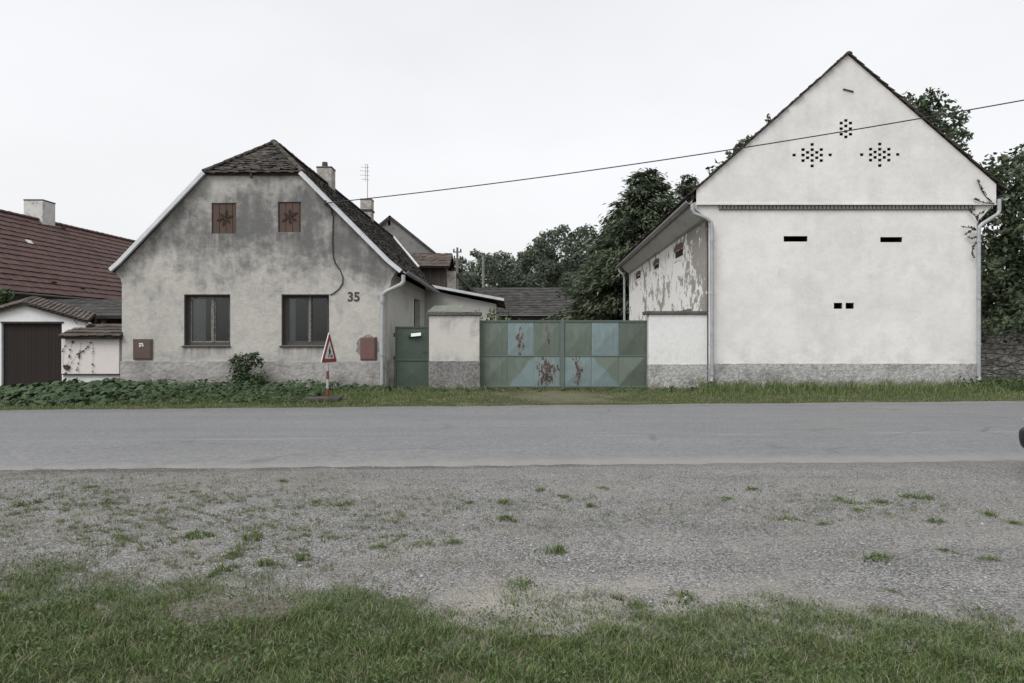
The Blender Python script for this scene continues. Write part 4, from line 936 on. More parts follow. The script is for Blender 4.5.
yr = 37.7; pipe([pp(618.6, 266, 38.2), pp(619.5, 271, 38.0), pp(623, 274, yr), pp(624.3, 278, yr), pp(624.3, 330, yr)], .06, [pp(624.3, 300, yr)])

# ------------------------------------------------------------------ rubble wall at the right
yw = 21.4
mb = MB(); x0, x1 = 14.5, 42.0; n = 60; vs = []; fs = []
rd = random.Random(17)
for i in range(n + 1):
    x = x0 + (x1 - x0) * i / n; zt_ = PZ(330, yw) + .06 * math.sin(i * 1.3) + rd.uniform(-.05, .05)
    vs += [(x, yw + rd.uniform(-.03, .03), 0), (x, yw + rd.uniform(-.04, .04), .7), (x, yw + rd.uniform(-.04, .04), zt_), (x, yw + .5, zt_ + rd.uniform(-.05, .05)), (x, yw + .5, 0)]
    if i: fs += [((i - 1) * 5 + k, i * 5 + k, i * 5 + k + 1, (i - 1) * 5 + k + 1) for k in range(4)]
fs += [(0, 1, 2, 3, 4), tuple(range(n * 5 + 4, n * 5 - 1, -1))]
mb.add(vs, fs); tag(mb.build('stone_wall', M['stone'], origin=(20, yw, 0)), 'rough dark rubble stone wall right of the barn', 'wall')

# ------------------------------------------------------------------ buildings in the yard behind
AX = thing('annex', (-2.1, 29, 0), 'low plastered lean-to with a white-edged sloping roof behind the pillar', 'outbuilding')
ya = 29.0; ax0, ax1 = hx(XR, ya) + .005, PX(496, ya)
za0, za1 = PZ(288.5, ya), PZ(303.5, ya)
MB().prism([(ax0, ya, 0), (ax1, ya, 0), (ax1, ya, za1 - .02), (ax0, ya, PZ(289, ya))], (0, 6, 0)).build('wall', M['annex'], AX, bevel=.01)
def zroof(x): return PZ(287, ya - .3) + (PZ(300.5, ya - .3) - PZ(287, ya - .3)) * (x - PX(432, ya - .3)) / (PX(504, ya - .3) - PX(432, ya - .3))
xA, xB = PX(431, ya - .3), PX(504, ya - .3)
MB().prism([(xA, ya - .3, zroof(xA) + .06), (xB, ya - .3, zroof(xB) + .06), (xB, ya - .3, zroof(xB) - .05), (xA, ya - .3, zroof(xA) - .05)], (0, 6.5, 0)).build('roof', M['greytile'], AX)
mb = MB(); mb.prism([(xA, ya - .34, zroof(xA) + .09), (xB, ya - .34, zroof(xB) + .09), (xB, ya - .34, zroof(xB) - .02), (xA, ya - .34, zroof(xA) - .02)], (0, .035, 0)); mb.obox((xB - .3, ya + .1, zroof(xB) + .14), (.3, 0, -.06), (0, .4, 0), (0, 0, .012)); mb.build('roof_edge', M['white_metal'], AX)

RG = thing('gabled_house', (PX(390, 46), 46, 0), 'old grey gabled house rising behind the old house roof', 'house')
yg = 46.0; apx_, apz = PX(390, yg), PZ(216.5, yg); rx, rz_ = PX(440, yg), PZ(257, yg); lx = 2 * apx_ - rx
hw = rect(387.8, 220.5, 390.4, 225.5, yg)
MB().holed([(lx, 0), (rx, 0), (rx, rz_), (apx_, apz), (lx, rz_)], [hw], yg, .4).build('wall', M['rear'], RG)
un = MB(); under([(apx_, yg - .15, apz + .07), (rx + .2, yg - .15, rz_ - .09), (rx + .2, yg + 14, rz_ - .09), (apx_, yg + 14, apz + .07)], .14); under([(apx_, yg - .15, apz + .07), (apx_, yg + 14, apz + .07), (lx - .2, yg + 14, rz_ - .09), (lx - .2, yg - .15, rz_ - .09)], .14); un.build('roof', M['greytile'], RG)
MB().box(rx - .3, rx, yg + .4, yg + 14, 0, rz_ - .2).build('side_wall', M['rear'], RG)

HS = thing('hay_shed', (PX(432, 38), 38, 0), 'board-walled hayloft with brown tile roof behind the lean-to', 'shed')
yh = 38.0; hx0, hx1 = PX(413, yh), PX(446, yh)
MB().box(hx0, hx1, yh, yh + 5, 0, PZ(267, yh)).build('wall', M['wood'], HS)
pa = Vector((PX(409, yh - .5), yh - .5, PZ(266.5, yh - .5))); pb = Vector((PX(449.5, yh - .5), yh - .5, PZ(266.5, yh - .5))); vv = Vector((0, 1.9, .92))
ht = MB(); tile_roof(ht, pa, (1, 0, 0), vv, vv.length, lambda v: (-.1, (pb - pa).x), .22, .21, th=.03, lift=.03, jit=1.2, rnd=random.Random(61)); ht.build('roof', M['browntile'], HS)
un = MB(); under([pa, pb, pb + vv, pa + vv], .08); under([pa + vv, pb + vv, pb + vv + Vector((0, 2.6, -1.2)), pa + vv + Vector((0, 2.6, -1.2))], .08); un.build('roof_timber', M['under'], HS)
MB().box(hx1 + .02, hx1 + .55, yh + .1, yh + .7, 0, PZ(271, yh)).build('brick_pier', M['brick'], HS)
un = MB(); under([(PX(452, yh), yh + .3, PZ(268, yh)), (PX(476, yh), yh + .3, PZ(292, yh)), (PX(476, yh), yh + 6, PZ(292, yh)), (PX(452, yh), yh + 6, PZ(268, yh))], .12); un.build('side_roof', M['greytile'], HS)
MB().box(hx1 + .56, PX(473, yh), yh + 2.2, yh + 2.5, 0, PZ(292, yh)).build('side_wall', M['under'], HS)

LB = thing('low_barn', (2, 55, 0), 'low dark-roofed barn at the back of the yard', 'barn')
pa = Vector((PX(468, 52), 52, PZ(315, 52))); pb = Vector((PX(606, 52), 52, PZ(315, 52))); pr = Vector((PX(468, 52), 57.4, PZ(287.6, 57.4)))
lt = MB(); tile_roof(lt, pa, (1, 0, 0), pr - pa, (pr - pa).length, lambda v: (0, (pb - pa).x), .42, .36, th=.03, lift=.03, jit=1.6, rnd=random.Random(71)); lt.build('roof', M['greytile'], LB)
un = MB(); L_ = Vector(((pb - pa).x, 0, 0)); under([pa, pa + L_, pr + L_, pr], .1); under([pr, pr + L_, pr + L_ + Vector((0, 5, -2.2)), pr + Vector((0, 5, -2.2))], .1); un.build('roof_timber', M['under'], LB)
MB().box(pa.x + .3, pb.x - .3, 52.6, 62, 0, pa.z - .05).build('wall', M['rear'], LB)
gm_ = MB(); gutter(gm_, pa + Vector((0, -.08, 0)), pb + Vector((0, -.08, 0)), .08); gm_.build('gutter', M['white_metal'], LB)
MB().box(PX(488, 56), PX(496, 56), 55, 55.5, 4.6, PZ(284.5, 55)).build('chimney', M['chimwhite'], LB) if False else None
# poles far behind
tp = MB(); tp.tube([(PX(483.3, 60), 60, 0), (PX(483.3, 60), 60, PZ(256, 60))], [.16, .11], 10)
tag(tp.build('pole', M['concpole'], origin=(PX(483.3, 60), 60, 0)), 'plain pale concrete pole rising above the dark low roof', 'pole')
yp = 75.0; up_ = thing('utility_pole', (PX(457.3, yp), yp, 0), 'far utility pole with crossarms and insulators on the skyline', 'pole')
xq = PX(457.3, yp); MB().tube([(xq, yp, 0), (xq, yp, PZ(247.5, yp))], [.17, .12], 8).build('mast', M['timber'], up_)
for y, l in ((252, .42), (259, .36)):
    z = PZ(y, yp); MB().box(xq - l, xq + l, yp - .07, yp + .07, z - .06, z + .06).build('crossarm', M['timber'], up_)
    for s_ in (-1, 1): MB().tube([(xq + s_ * l * .9, yp, z - .05), (xq + s_ * l * .9, yp, z + .36)], [.1, .07], 7).build('insulator', M['ceramic'], up_)
MB().box(xq - .2, xq + .2, yp - .1, yp + .1, PZ(268, yp), PZ(264, yp)).build('bracket', M['timber'], up_)

# ------------------------------------------------------------------ overhead wire
wa = pp(325.2, 203, Y0 - .22); wpts = []
end = Vector((PX(1024, 16), 16, PZ(100, 16)))
dv = end - wa
for i in range(41):
    t = i / 40 * 1.25; p = wa + dv * t; p.z += -.55 * 4 * (t * (1 - t)) * .32; wpts.append(p)
ow = MB(); ow.tube(wpts, .015, 6); tag(ow.build('overhead_wire', M['iron'], origin=tuple(wa)), 'black overhead wire running from the old house across the white barn', 'wire')

# ------------------------------------------------------------------ road works sign
sgx, sgy = PX(327.5, 17.45), 17.45; sz = .1
SG = thing('road_sign', (sgx, sgy, gz(sgx, sgy)), 'triangular red-bordered roadworks warning sign on a striped post', 'sign')
thA = R(79); T = Vector((math.cos(thA), math.sin(thA), 0)); Nn = Vector((math.sin(thA), -math.cos(thA), 0))
zc0 = PZ(362.5, sgy); zc1 = PZ(332.5, sgy); hgt = zc1 - zc0; half = hgt / math.sqrt(3) * 1.0
C0 = Vector((sgx, sgy, 0)) + Nn * .05
def tri(sc, d0, d1):
    cz = zc0 + hgt / 3; pts = []
    for a in (90, 210, 330):
        for da in (-9, 0, 9):
            r_ = hgt * 2 / 3 * sc * (.955 if da else .975)
            u = math.cos(R(a + da * .35)) * r_; v = math.sin(R(a + da * .35)) * r_
            pts.append(C0 + T * u + Vector((0, 0, cz + v)) + Nn * d0)
    return MB().prism(pts, Nn * (d1 - d0))
plate = tri(1.03, -.012, .0).build('plate', M['signwhite'], SG)
tri(.94, .001, .003).build('red_border', M['signred'], plate)
tri(.58, .004, .006).build('white_field', M['signwhite'], plate)
tri(1.0, -.02, -.0125).build('back', M['signgrey'], plate)
pg = MB()
def pic(poly):
    cz = zc0 + hgt * .17; pg.prism([C0 + T * (u * hgt) + Vector((0, 0, cz + v * hgt)) + Nn * .007 for u, v in poly], Nn * .002)
pic([(.02 + .035 * math.cos(a * math.pi / 5), .335 + .035 * math.sin(a * math.pi / 5)) for a in range(10)])
pic([(-.05, .30), (.02, .31), (.06, .2), (.03, .14), (-.05, .14), (-.06, .22)])
pic([(-.05, .14), (.0, .14), (-.05, .06), (-.08, .0), (-.13, .0), (-.08, .08)])
pic([(-.0, .14), (.03, .14), (.05, .07), (.05, .0), (.0, .0), (.01, .06)])
pic([(.0, .28), (.03, .27), (.11, .19), (.1, .17)]); pic([(-.02, .25), (.0, .26), (.16, .06), (.14, .05)])
pic([(.08, .0), (.25, .0), (.21, .06), (.17, .075), (.12, .05)])
pg.build('pictogram', M['signblack'], plate)
zb0 = PZ(402, sgy); po = MB(); po.tube([(sgx, sgy, zb0), (sgx, sgy, zc0 + .5)], .032, 10)
post = po.build('post', M['postgrey'], SG)
for y0_, y1_, r_ in ((371, 379, .036), (388.5, 397, .045)):
    MB().tube([(sgx, sgy, PZ(y1_, sgy)), (sgx, sgy, PZ(y0_, sgy))], r_, 12).build('red_band', M['postred'], post)
MB().obox((sgx - .1, sgy, gz(sgx, sgy) + .06), (.43, .03, 0), (-.02, .26, 0), (0, 0, .05)).build('base', M['rubber_base'], SG, bevel=.03)

# ------------------------------------------------------------------ dark car whose nose just enters at the right
CR = thing('parked_car', (8.0, 7.45, 0), 'dark car whose front bumper just enters at the right edge', 'car')
NF = 6.12
def car_section(x, hw, z0, z1, crown=.02, n=10):
    """closed ring in the YZ plane, rounded corners"""
    pts = []
    cz, hh = (z0 + z1) / 2, (z1 - z0) / 2
    for k in range(n * 4):
        a = 2 * math.pi * k / (n * 4); c, s_ = math.cos(a), math.sin(a)
        pts.append((x - .15, 7.45 + hw * math.copysign(abs(c) ** .42, c), cz + hh * math.copysign(abs(s_) ** .5, s_)))
    return pts
def loft(rings):
    mb = MB(); m = len(rings[0]); vs = [p for r_ in rings for p in r_]
    fs = [(i * m + k, i * m + (k + 1) % m, (i + 1) * m + (k + 1) % m, (i + 1) * m + k) for i in range(len(rings) - 1) for k in range(m)]
    return mb.add(vs, fs + [tuple(range(m)), tuple(range((len(rings) - 1) * m, len(rings) * m))])
loft([car_section(x, hw, a, b) for x, hw, a, b in ((6.24, .55, .48, .66), (6.3, .72, .34, .74), (6.42, .81, .26, .80), (6.7, .85, .22, .86), (7.3, .87, .2, .95), (8.2, .88, .2, 1.0), (9.2, .88, .2, 1.0), (10.0, .86, .24, .98), (10.3, .8, .32, .9), (10.4, .7, .42, .75))]).build('body', M['carpaint'], CR, smooth=True)
loft([car_section(x, hw, a, b) for x, hw, a, b in ((6.13, .5, .46, .57), (6.17, .66, .36, .585), (6.26, .77, .27, .60), (6.4, .83, .24, .58))]).build('bumper', M['carplastic'], CR, smooth=True)
loft([car_section(x, hw, a, b) for x, hw, a, b in ((7.35, .7, .9, .97), (7.75, .74, .92, 1.2), (8.2, .68, .92, 1.43), (9.0, .67, .92, 1.46), (9.7, .66, .92, 1.36), (10.2, .66, .9, 1.0))]).build('cabin', M['glass'] if False else M['carpaint'], CR, smooth=True)
for yy in (6.63, 8.27):
    s_ = 1 if yy > 7.45 else -1
    mbw = MB(); mbw.prism([(7.57, yy - s_ * .03, 1.0), (9.6, yy - s_ * .03, 1.0), (9.4, yy - s_ * .1, 1.32), (8.1, yy - s_ * .1, 1.36)], (0, -s_ * .04, 0)); mbw.build('side_window', M['glass'], CR)
    for xw in (6.8, 9.45):
        wh = MB().tube([(xw, yy - s_ * .14, .31), (xw, yy + s_ * .05, .31)], .31, 24).build('wheel', M['tyre'], CR, bevel=.03)
        MB().tube([(xw, yy + s_ * .051, .31), (xw, yy + s_ * .06, .31)], .19, 16).build('rim', M['rim'], wh)
    MB().obox((6.22, 7.45 + s_ * .62, .69), (.06, 0, .0), (0, .15, 0), (.02, 0, .06)).build('headlight', M['lamp'], CR, bevel=.02)
MB().prism([(7.21, 6.85, .985), (7.21, 8.05, .985), (7.95, 7.98, 1.415), (7.95, 6.92, 1.415)], (-.02, 0, .02)).build('windscreen', M['glass'], CR)

# ------------------------------------------------------------------ foliage helpers
def leaf_cloud(C, size, rng, up=.35, outward=None, aspect=.6):
    """one bent quad pair per leaf clump at the centres C"""
    n = len(C); d = rng.normal(size=(n, 3)); d[:, 2] += up
    if outward is not None: d += outward * .9
    d /= np.linalg.norm(d, axis=1)[:, None]
    a = np.cross(d, rng.normal(size=(n, 3))); a /= np.linalg.norm(a, axis=1)[:, None]; b = np.cross(d, a)
    s = (size * rng.uniform(.6, 1.3, n))[:, None] if np.ndim(size) == 0 else (size * rng.uniform(.6, 1.3, n))[:, None]
    a = a * s; b = b * s * aspect; bend = d * s * .22
    P = np.stack([C - a, C - a * .1 - b - bend, C + a, C + a * .1 + b - bend], 1)
    V = P.reshape(-1, 3); Q = np.arange(4 * n).reshape(n, 4)
    return V, Q
def fronds(C, D, size, rng):
    n = len(C); a = D + rng.normal(size=(n, 3)) * .38; a[:, 2] -= .25; a /= np.linalg.norm(a, axis=1)[:, None]
    b = np.cross(a, np.array([[0, 0, 1.0]]) + rng.normal(size=(n, 3)) * .5); b /= np.linalg.norm(b, axis=1)[:, None]
    s = (size * rng.uniform(.6, 1.4, n))[:, None]; a = a * s; b = b * s * .24; z = np.zeros((n, 3)); z[:, 2] = -.25 * s[:, 0]
    P = np.stack([C - a * .5, C - b, C + a + z, C + b], 1)
    return P.reshape(-1, 3), np.arange(4 * n).reshape(n, 4)
def crown_points(lobes, dens, rng, shell=.5):
    """points in the outer part of each lobe, thinned by clumps so that gaps stay"""
    out = []; nor = []
    for (x, y, z, r) in lobes:
        n = int(dens * r * r * 12)
        d = rng.normal(size=(n, 3)); d /= np.linalg.norm(d, axis=1)[:, None]
        lump = 1 + .22 * np.sin(d[:, 0] * 5 + x * 3) * np.sin(d[:, 2] * 5 + z * 2) + .12 * np.sin(d[:, 1] * 9 + y)
        rr = r * lump * (1 - shell * rng.random(n) ** 1.6)
        P = np.array([x, y, z]) + d * rr[:, None] * np.array([1, 1, .88])
        keep = np.sin(P[:, 0] * 4.1 + 1.3 * np.sin(P[:, 2] * 3.3)) * np.sin(P[:, 2] * 4.7 + P[:, 1] * 2.9) > -.62
        out.append(P[keep]); nor.append(d[keep])
    return np.concatenate(out), np.concatenate(nor)
def limb_paths(base, top, lobes, rng, r0):
    mb = MB(); base, top = Vector(base), Vector(top)
    n = 7; tr = [base.lerp(top, i / n) + Vector((rng.uniform(-.08, .08), rng.uniform(-.08, .08), 0)) * (i > 0) for i in range(n + 1)]
    mb.tube(tr, [r0 * (1.25 if i == 0 else 1 - .8 * i / n) for i in range(n + 1)], 9)
    for (x, y, z, r) in lobes:
        e = Vector((x, y, z)); t = min(.92, max(.25, (z - base.z) / max(.1, top.z - base.z) - .25)); s = base.lerp(top, t)
        m = s.lerp(e, .5) + Vector((rng.uniform(-.2, .2), rng.uniform(-.2, .2), .15))
        k = r0 * (1 - .75 * t) * .55; mb.tube([s, m, e], [k, k * .6, k * .2], 6)
    return mb
def tree(name, label, lobes, dens, lsize, mat, base, top, r0, seed, group=None, shell=.55):
    rng = np.random.default_rng(seed)
    t = thing(name, base, label, 'tree', group)
    P, N_ = crown_points(lobes, dens, rng, shell); V, Q = leaf_cloud(P, lsize, rng, .3, N_)
    quads_mesh('crown', V, Q, mat, parent=t)
    limb_paths(base, top, lobes, rng, r0).build('trunk', M['bark'], t)
    return t
def plobes(lst, Y, rng, spread=1.5):
    return [(PX(px, Y + d), Y + d, PZ(py, Y + d), r / F * Y) for px, py, r in lst for d in [rng.uniform(-spread, spread)]]
RT = random.Random(77)

# big conifer behind the gate
def conifer(base, h, rad, seed, label, lean=0.0, name='cypress_tree', dens=1.0, lsize=.2):
    rng = np.random.default_rng(seed); t = thing(name, base, label, 'tree'); bx_, by_, bz = base
    mb = MB(); mb.tube([(bx_, by_, bz), (bx_ + lean * .5, by_, bz + h * .5), (bx_ + lean, by_, bz + h * .97)], [.32, .2, .03], 9)
    C = []; D = []
    z = h * .04
    while z < h * .99:
        f = z / h; L = rad * (1 - f) ** .8 * (1.0 if f > .18 else .86 + .8 * f)
        nb = max(4, int(13 * (1 - f) + 5))
        for k in range(nb):
            a = rng.uniform(0, 2 * math.pi); l = L * rng.uniform(.68, 1.12) + .12; dz = rng.uniform(-.12, .5)
            n = int(dens * (16 + 60 * l)); tt = rng.random(n) ** .65
            cx = bx_ + lean * f + math.cos(a) * l * tt; cy = by_ + math.sin(a) * l * tt
            droop = dz * tt + .22 * l * np.sin(tt * 2.4) - .16 * l * tt * tt
            wdt = .10 + .34 * (1 - tt) + .08 * l
            C.append(np.stack([cx, cy, bz + z + droop], 1) + rng.normal(size=(n, 3)) * (wdt * np.array([1, 1, .3]).reshape(1, 3) if np.ndim(wdt) == 0 else wdt[:, None] * np.array([[1, 1, .3]])))
            D.append(np.repeat([[math.cos(a), math.sin(a), .1]], n, 0))
            if k % 3 == 0: mb.tube([(bx_ + lean * f, by_, bz + z), (bx_ + lean * f + math.cos(a) * l * .8, by_ + math.sin(a) * l * .8, bz + z + dz * .6)], [.05, .012], 5)
        z += h * .028
    C = np.concatenate(C); D = np.concatenate(D)
    V, Q = fronds(C, D, lsize, rng)
    quads_mesh('crown', V, Q, M['conifer'], parent=t); mb.build('trunk', M['bark'], t); return t
conifer((PX(647, 44), 44, .13), 12.5, 6.4, 101, 'tall dark bushy evergreen with pointed top between yard and white barn', lsize=.24, dens=1.2)
conifer((PX(606, 47), 47, .13), 7.6, 3.0, 102, 'shorter dark evergreen leaning against the tall evergreen on its left', lsize=.24, dens=1.2)
conifer((PX(688, 50), 50, .13), 13.5, 3.4, 103, 'slim dark evergreen whose top peeks above the barn gutter', lsize=.24, dens=1.1)
# sapling tops showing over the barn's left verge
tree('deciduous_tree', 'tree whose few sprigs show over the barn roof left of its ridge', plobes([(743, 146, 8), (737, 156, 12), (769, 118, 5), (775, 128, 8), (752, 140, 6), (722, 172, 14), (760, 165, 22), (790, 150, 20)], 42, RT, .6), 14, .2, M['decid3'], (13.9, 42, .13), (14.6, 42, 11.5), .22, 104)
# walnut right of the ridge, dense trees at the right edge
tree('deciduous_tree', 'leafy dark tree rising behind the right slope of the barn roof', plobes([(929, 106, 17), (908, 102, 10), (914, 122, 22), (944, 122, 20), (952, 143, 14), (930, 145, 26), (962, 132, 7), (905, 145, 24), (940, 170, 28), (955, 200, 30), (915, 190, 36)], 34, RT, 1.2), 38, .13, M['decid3'], (20.5, 34, .13), (20.9, 34, 11.5), .3, 105)
tree('deciduous_tree', 'broad dark tree filling the right edge behind the stone wall', plobes([(1000, 166, 16), (983, 176, 14), (1022, 160, 15), (1040, 165, 22), (1013, 185, 26), (990, 200, 26), (1035, 205, 34), (1008, 232, 34), (1050, 250, 42), (1012, 275, 36), (1000, 305, 30), (1040, 300, 40), (1080, 220, 40), (1085, 280, 44), (992, 250, 24), (975, 300, 22), (990, 320, 22), (1015, 318, 24), (1040, 315, 26), (985, 275, 24), (1000, 290, 30), (1025, 255, 34)], 27, RT, 1.6), 40, .12, M['decid'], (PX(1025, 27), 27.5, .13), (PX(1022, 27), 27.5, 7.0), .28, 106)
# far trees on the skyline
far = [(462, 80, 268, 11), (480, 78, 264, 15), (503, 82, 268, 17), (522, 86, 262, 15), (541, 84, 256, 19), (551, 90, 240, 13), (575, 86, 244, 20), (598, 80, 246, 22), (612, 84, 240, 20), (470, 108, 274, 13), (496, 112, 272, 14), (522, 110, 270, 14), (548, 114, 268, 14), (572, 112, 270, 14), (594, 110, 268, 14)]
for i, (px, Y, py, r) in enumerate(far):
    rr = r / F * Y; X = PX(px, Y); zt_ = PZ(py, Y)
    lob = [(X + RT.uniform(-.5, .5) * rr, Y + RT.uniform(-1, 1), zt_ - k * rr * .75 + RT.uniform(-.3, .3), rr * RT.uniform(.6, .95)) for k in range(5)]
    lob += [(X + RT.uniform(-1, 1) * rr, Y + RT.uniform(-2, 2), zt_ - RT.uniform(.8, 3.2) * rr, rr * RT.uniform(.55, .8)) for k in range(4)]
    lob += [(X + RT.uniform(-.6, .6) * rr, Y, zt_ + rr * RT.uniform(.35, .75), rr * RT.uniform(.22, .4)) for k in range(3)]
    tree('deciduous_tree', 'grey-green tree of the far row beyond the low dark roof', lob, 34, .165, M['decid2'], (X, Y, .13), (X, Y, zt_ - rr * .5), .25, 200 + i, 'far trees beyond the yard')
# garden shrub seen over the garage
tree('garden_shrub', 'green shrub showing above the garage roof at the left edge', plobes([(5, 296, 9), (-6, 298, 10), (14, 303, 6), (0, 306, 10)], 24.5, RT, .3), 60, .10, M['bush'], (PX(2, 24.5), 24.5, .13), (PX(2, 24.5), 24.5, 2.7), .06, 120)
# dark bush in front of the facade
tree('bush', 'dark leafy bush growing against the house wall between the windows', plobes([(246, 370, 12), (239, 365, 9), (254, 365, 9), (247, 380, 13), (237, 378, 10), (257, 378, 10), (241, 358, 6), (252, 357, 6), (233, 361, 5), (260, 361, 5), (246, 354, 4), (256, 354, 3), (236, 356, 3)], 19.95, RT, .12), 260, .042, M['bush'], (PX(247, 20), 20.0, .1), (PX(247, 20), 20.0, .9), .03, 121, shell=.8)
# ivy on the stone wall
rng = np.random.default_rng(130); n = 5200
ix = rng.uniform(14.6, 32, n); C = np.stack([ix, 21.42 + rng.normal(size=n) * .28, PZ(330, 21.4) + .05 + np.abs(rng.normal(size=n)) * .28 * (1 + .5 * np.sin(ix * 2)) - rng.random(n) ** 3 * .5], 1)
V, Q = leaf_cloud(C, .085, rng, .3); tag(quads_mesh('ivy', V, Q, M['decid'], origin=(20, 21.4, 1.8)), 'dark green ivy trailing over the top of the rubble wall', 'ivy', kind='thing')
# dry creeper at the barn's right corner
cv = thing('climbing_vine', (PX(979, Y0), Y0 - .1, 4.5), 'thin leafless creeper on the barn corner beside the right downpipe', 'vine'); st = MB(); lv = MB(); rd = random.Random(23)
def c6(a, b): return pp(960 + a / 5.25, 130 + b / 5.25, Y0 - .1)
for path in ([(172, 375), (140, 350), (115, 310), (100, 285), (95, 260)], [(180, 385), (120, 380), (70, 362)], [(95, 480), (80, 450), (55, 430), (50, 415)], [(85, 520), (60, 515), (5, 505)], [(70, 520), (45, 535), (25, 550)], [(85, 560), (65, 570), (40, 560)], [(80, 590), (66, 620), (62, 650), (72, 670)], [(85, 470), (92, 450), (130, 420)], [(140, 520), (165, 560), (150, 600)]):
    P3 = [c6(a, b) + Vector((0, rd.uniform(-.03, .02), 0)) for a, b in path]; st.tube(P3, .012, 5)
    for p, q in zip(P3[:-1], P3[1:]):
        for k in range(5): blob(lv, p.lerp(q, rd.random()) + Vector((rd.uniform(-.03, .03), -.02, rd.uniform(-.03, .03))), rd.uniform(.015, .04))
st.build('stem', M['vine'], cv); lv.build('leaves', M['vineleaf'], cv, recalc=False)
# weeds behind the big gate, on the pillar's right side
def weed(px, py, Y, hgt, n, seed, label):
    rng = np.random.default_rng(seed); x, zt_ = PX(px, Y), PZ(py, Y); t = thing('weed', (x, Y, .13), label, 'plant'); st = MB(); C = []
    for k in range(n):
        ex = x + rng.uniform(-.35, .35); ey = Y + rng.uniform(-.25, .25); ez = zt_ - rng.uniform(0, .5)
        st.tube([(x + rng.uniform(-.1, .1), Y, .13), ((x + ex) / 2, ey, ez * .6), (ex, ey, ez)], [.012, .009, .004], 5)
        m = 26; tt = rng.uniform(.45, 1, m); C.append(np.stack([x + (ex - x) * tt, Y + (ey - Y) * tt, .13 + (ez - .13) * tt], 1) + rng.normal(size=(m, 3)) * .08)
    V, Q = leaf_cloud(np.concatenate(C), .07, rng, .4); quads_mesh('leaves', V, Q, M['weed'], parent=t); st.build('stem', M['vine'], t)
weed(487, 305, 21.7, 2, 9, 140, 'pale green tall weed behind the gate beside the grey pillar')
weed(523, 316, 22.0, 2, 6, 142, 'lowest pale weed just showing over the rusted gate panel')
weed(504, 311, 22.1, 2, 7, 141, 'lower pale weed behind the gate right of the taller weed')

# ------------------------------------------------------------------ large-leaved plants along the house front
rng = np.random.default_rng(150); V = []; Q = []
def butter(x, y, z, r, tilt, az):
    n = 9; c, s_ = math.cos(az), math.sin(az); up = Vector((c * math.sin(tilt), s_ * math.sin(tilt), math.cos(tilt)))
    a = Vector((-s_, c, 0)); b = up.cross(a); o = len(V); ctr = Vector((x, y, z))
    V.append(tuple(ctr))
    for k in range(n):
        t = 2 * math.pi * (k + .5) / n; rr = r * (1 + .12 * math.sin(3 * t + az)) * (1 if k not in (0, n - 1) else .9)
        for f_, h_ in ((.55, .10), (1.0, -.06 + .05 * math.sin(5 * t))): V.append(tuple(ctr + a * (math.cos(t) * rr * f_) + b * (math.sin(t) * rr * f_) + up * (h_ * r)))
    for k in range(n - 1):
        Q.append((o, o + 1 + 2 * k, o + 3 + 2 * k)); Q.append((o + 1 + 2 * k, o + 2 + 2 * k, o + 4 + 2 * k, o + 3 + 2 * k))
for i in range(4200):
    px = rng.uniform(-30, 385) if rng.random() < .8 else rng.uniform(20, 130)
    x = PX(px, 18.8); yf = far_edge(x) + 1.0 if px < 330 else 19.4
    y = rng.uniform(yf + (.0 if px > 60 else .4), 20.3)
    if px > 330 and rng.random() < .45: continue
    hh = (.29 if px < 150 else .31) * (1.0 if px < 330 else .55) * (.75 + .35 * math.sin(x * 2.3) ** 2) * min(1, .35 + (y - yf) * .8)
    if px < 50: hh *= .35 + .65 * max(0, (px + 30) / 80)
    z = gz(x, y) + hh * rng.uniform(.35, 1.0)
    butter(x, y, z, rng.uniform(.035, .1) * (1.2 if px < 160 else .75), rng.uniform(.1, 1.0), rng.normal(-math.pi / 2, 1.3))
me = bpy.data.meshes.new('undergrowth'); me.from_pydata(V, [], Q); me.polygons.foreach_set('use_smooth', [True] * len(me.polygons)); me.materials.append(M['butter'])
o = bpy.data.objects.new('undergrowth', me); COL.objects.link(o); tag(o, 'broad dark green leaves of low plants along the house wall', 'undergrowth', kind='stuff')

# ------------------------------------------------------------------ grass
def blades(P, h, wd, rng, lean=.5):
    n = len(P); az = rng.uniform(0, 2 * math.pi, n); fa = rng.uniform(0, 2 * math.pi, n)
    d = np.stack([np.cos(az), np.sin(az), np.zeros(n)], 1) * (h * lean * rng.uniform(.1, 1.2, n))[:, None]
    s = np.stack([np.cos(fa), np.sin(fa), np.zeros(n)], 1) * (wd / 2)[:, None]
    up = np.array([[0, 0, 1.0]]) * h[:, None]
    m = P + d * .3 + up * .55; t = P + d + up * rng.uniform(.75, 1.0, n)[:, None]
    Vv = np.stack([P - s, P + s, m - s * .8, m + s * .8, t - s * .12, t + s * .12], 1).reshape(-1, 3)
    b = (np.arange(n) * 6)[:, None]; Qq = np.concatenate([b + np.array([[0, 1, 3, 2]]), b + np.array([[2, 3, 5, 4]])], 0)
    return Vv, Qq
def field(x, y):   # soft clumping noise
    return .5 + .25 * np.sin(x * 3.1 + 1.7 * np.sin(y * 2.3)) + .25 * np.sin(y * 4.3 + 2.1 * np.sin(x * 1.9 + 1))
def wobv(x): return .07 * np.sin(x * 5.3) + .05 * np.sin(x * 11.7 + 1) + .03 * np.sin(x * 23 + 2)
rng = np.random.default_rng(160)
n = 460000
y = rng.uniform(2.5, 5.6, n); x = rng.uniform(-1, 1, n) * (y * .82 + 1.3)
ed = grass_edge(x) + wobv(x) - y
f = field(x * 1.3, y * 1.3); f2 = field(x * 4.1 + 3, y * 4.7 + 1)
k = rng.random(n) < np.clip(ed / .5 + .2 + (f - .5) * 1.0, 0, 1) * (.5 + .5 * f2)
bare = ((x + 1.62) / .38) ** 2 + ((y - 4.02) / .17) ** 2; k &= (bare > 1) | (rng.random(n) < .12)
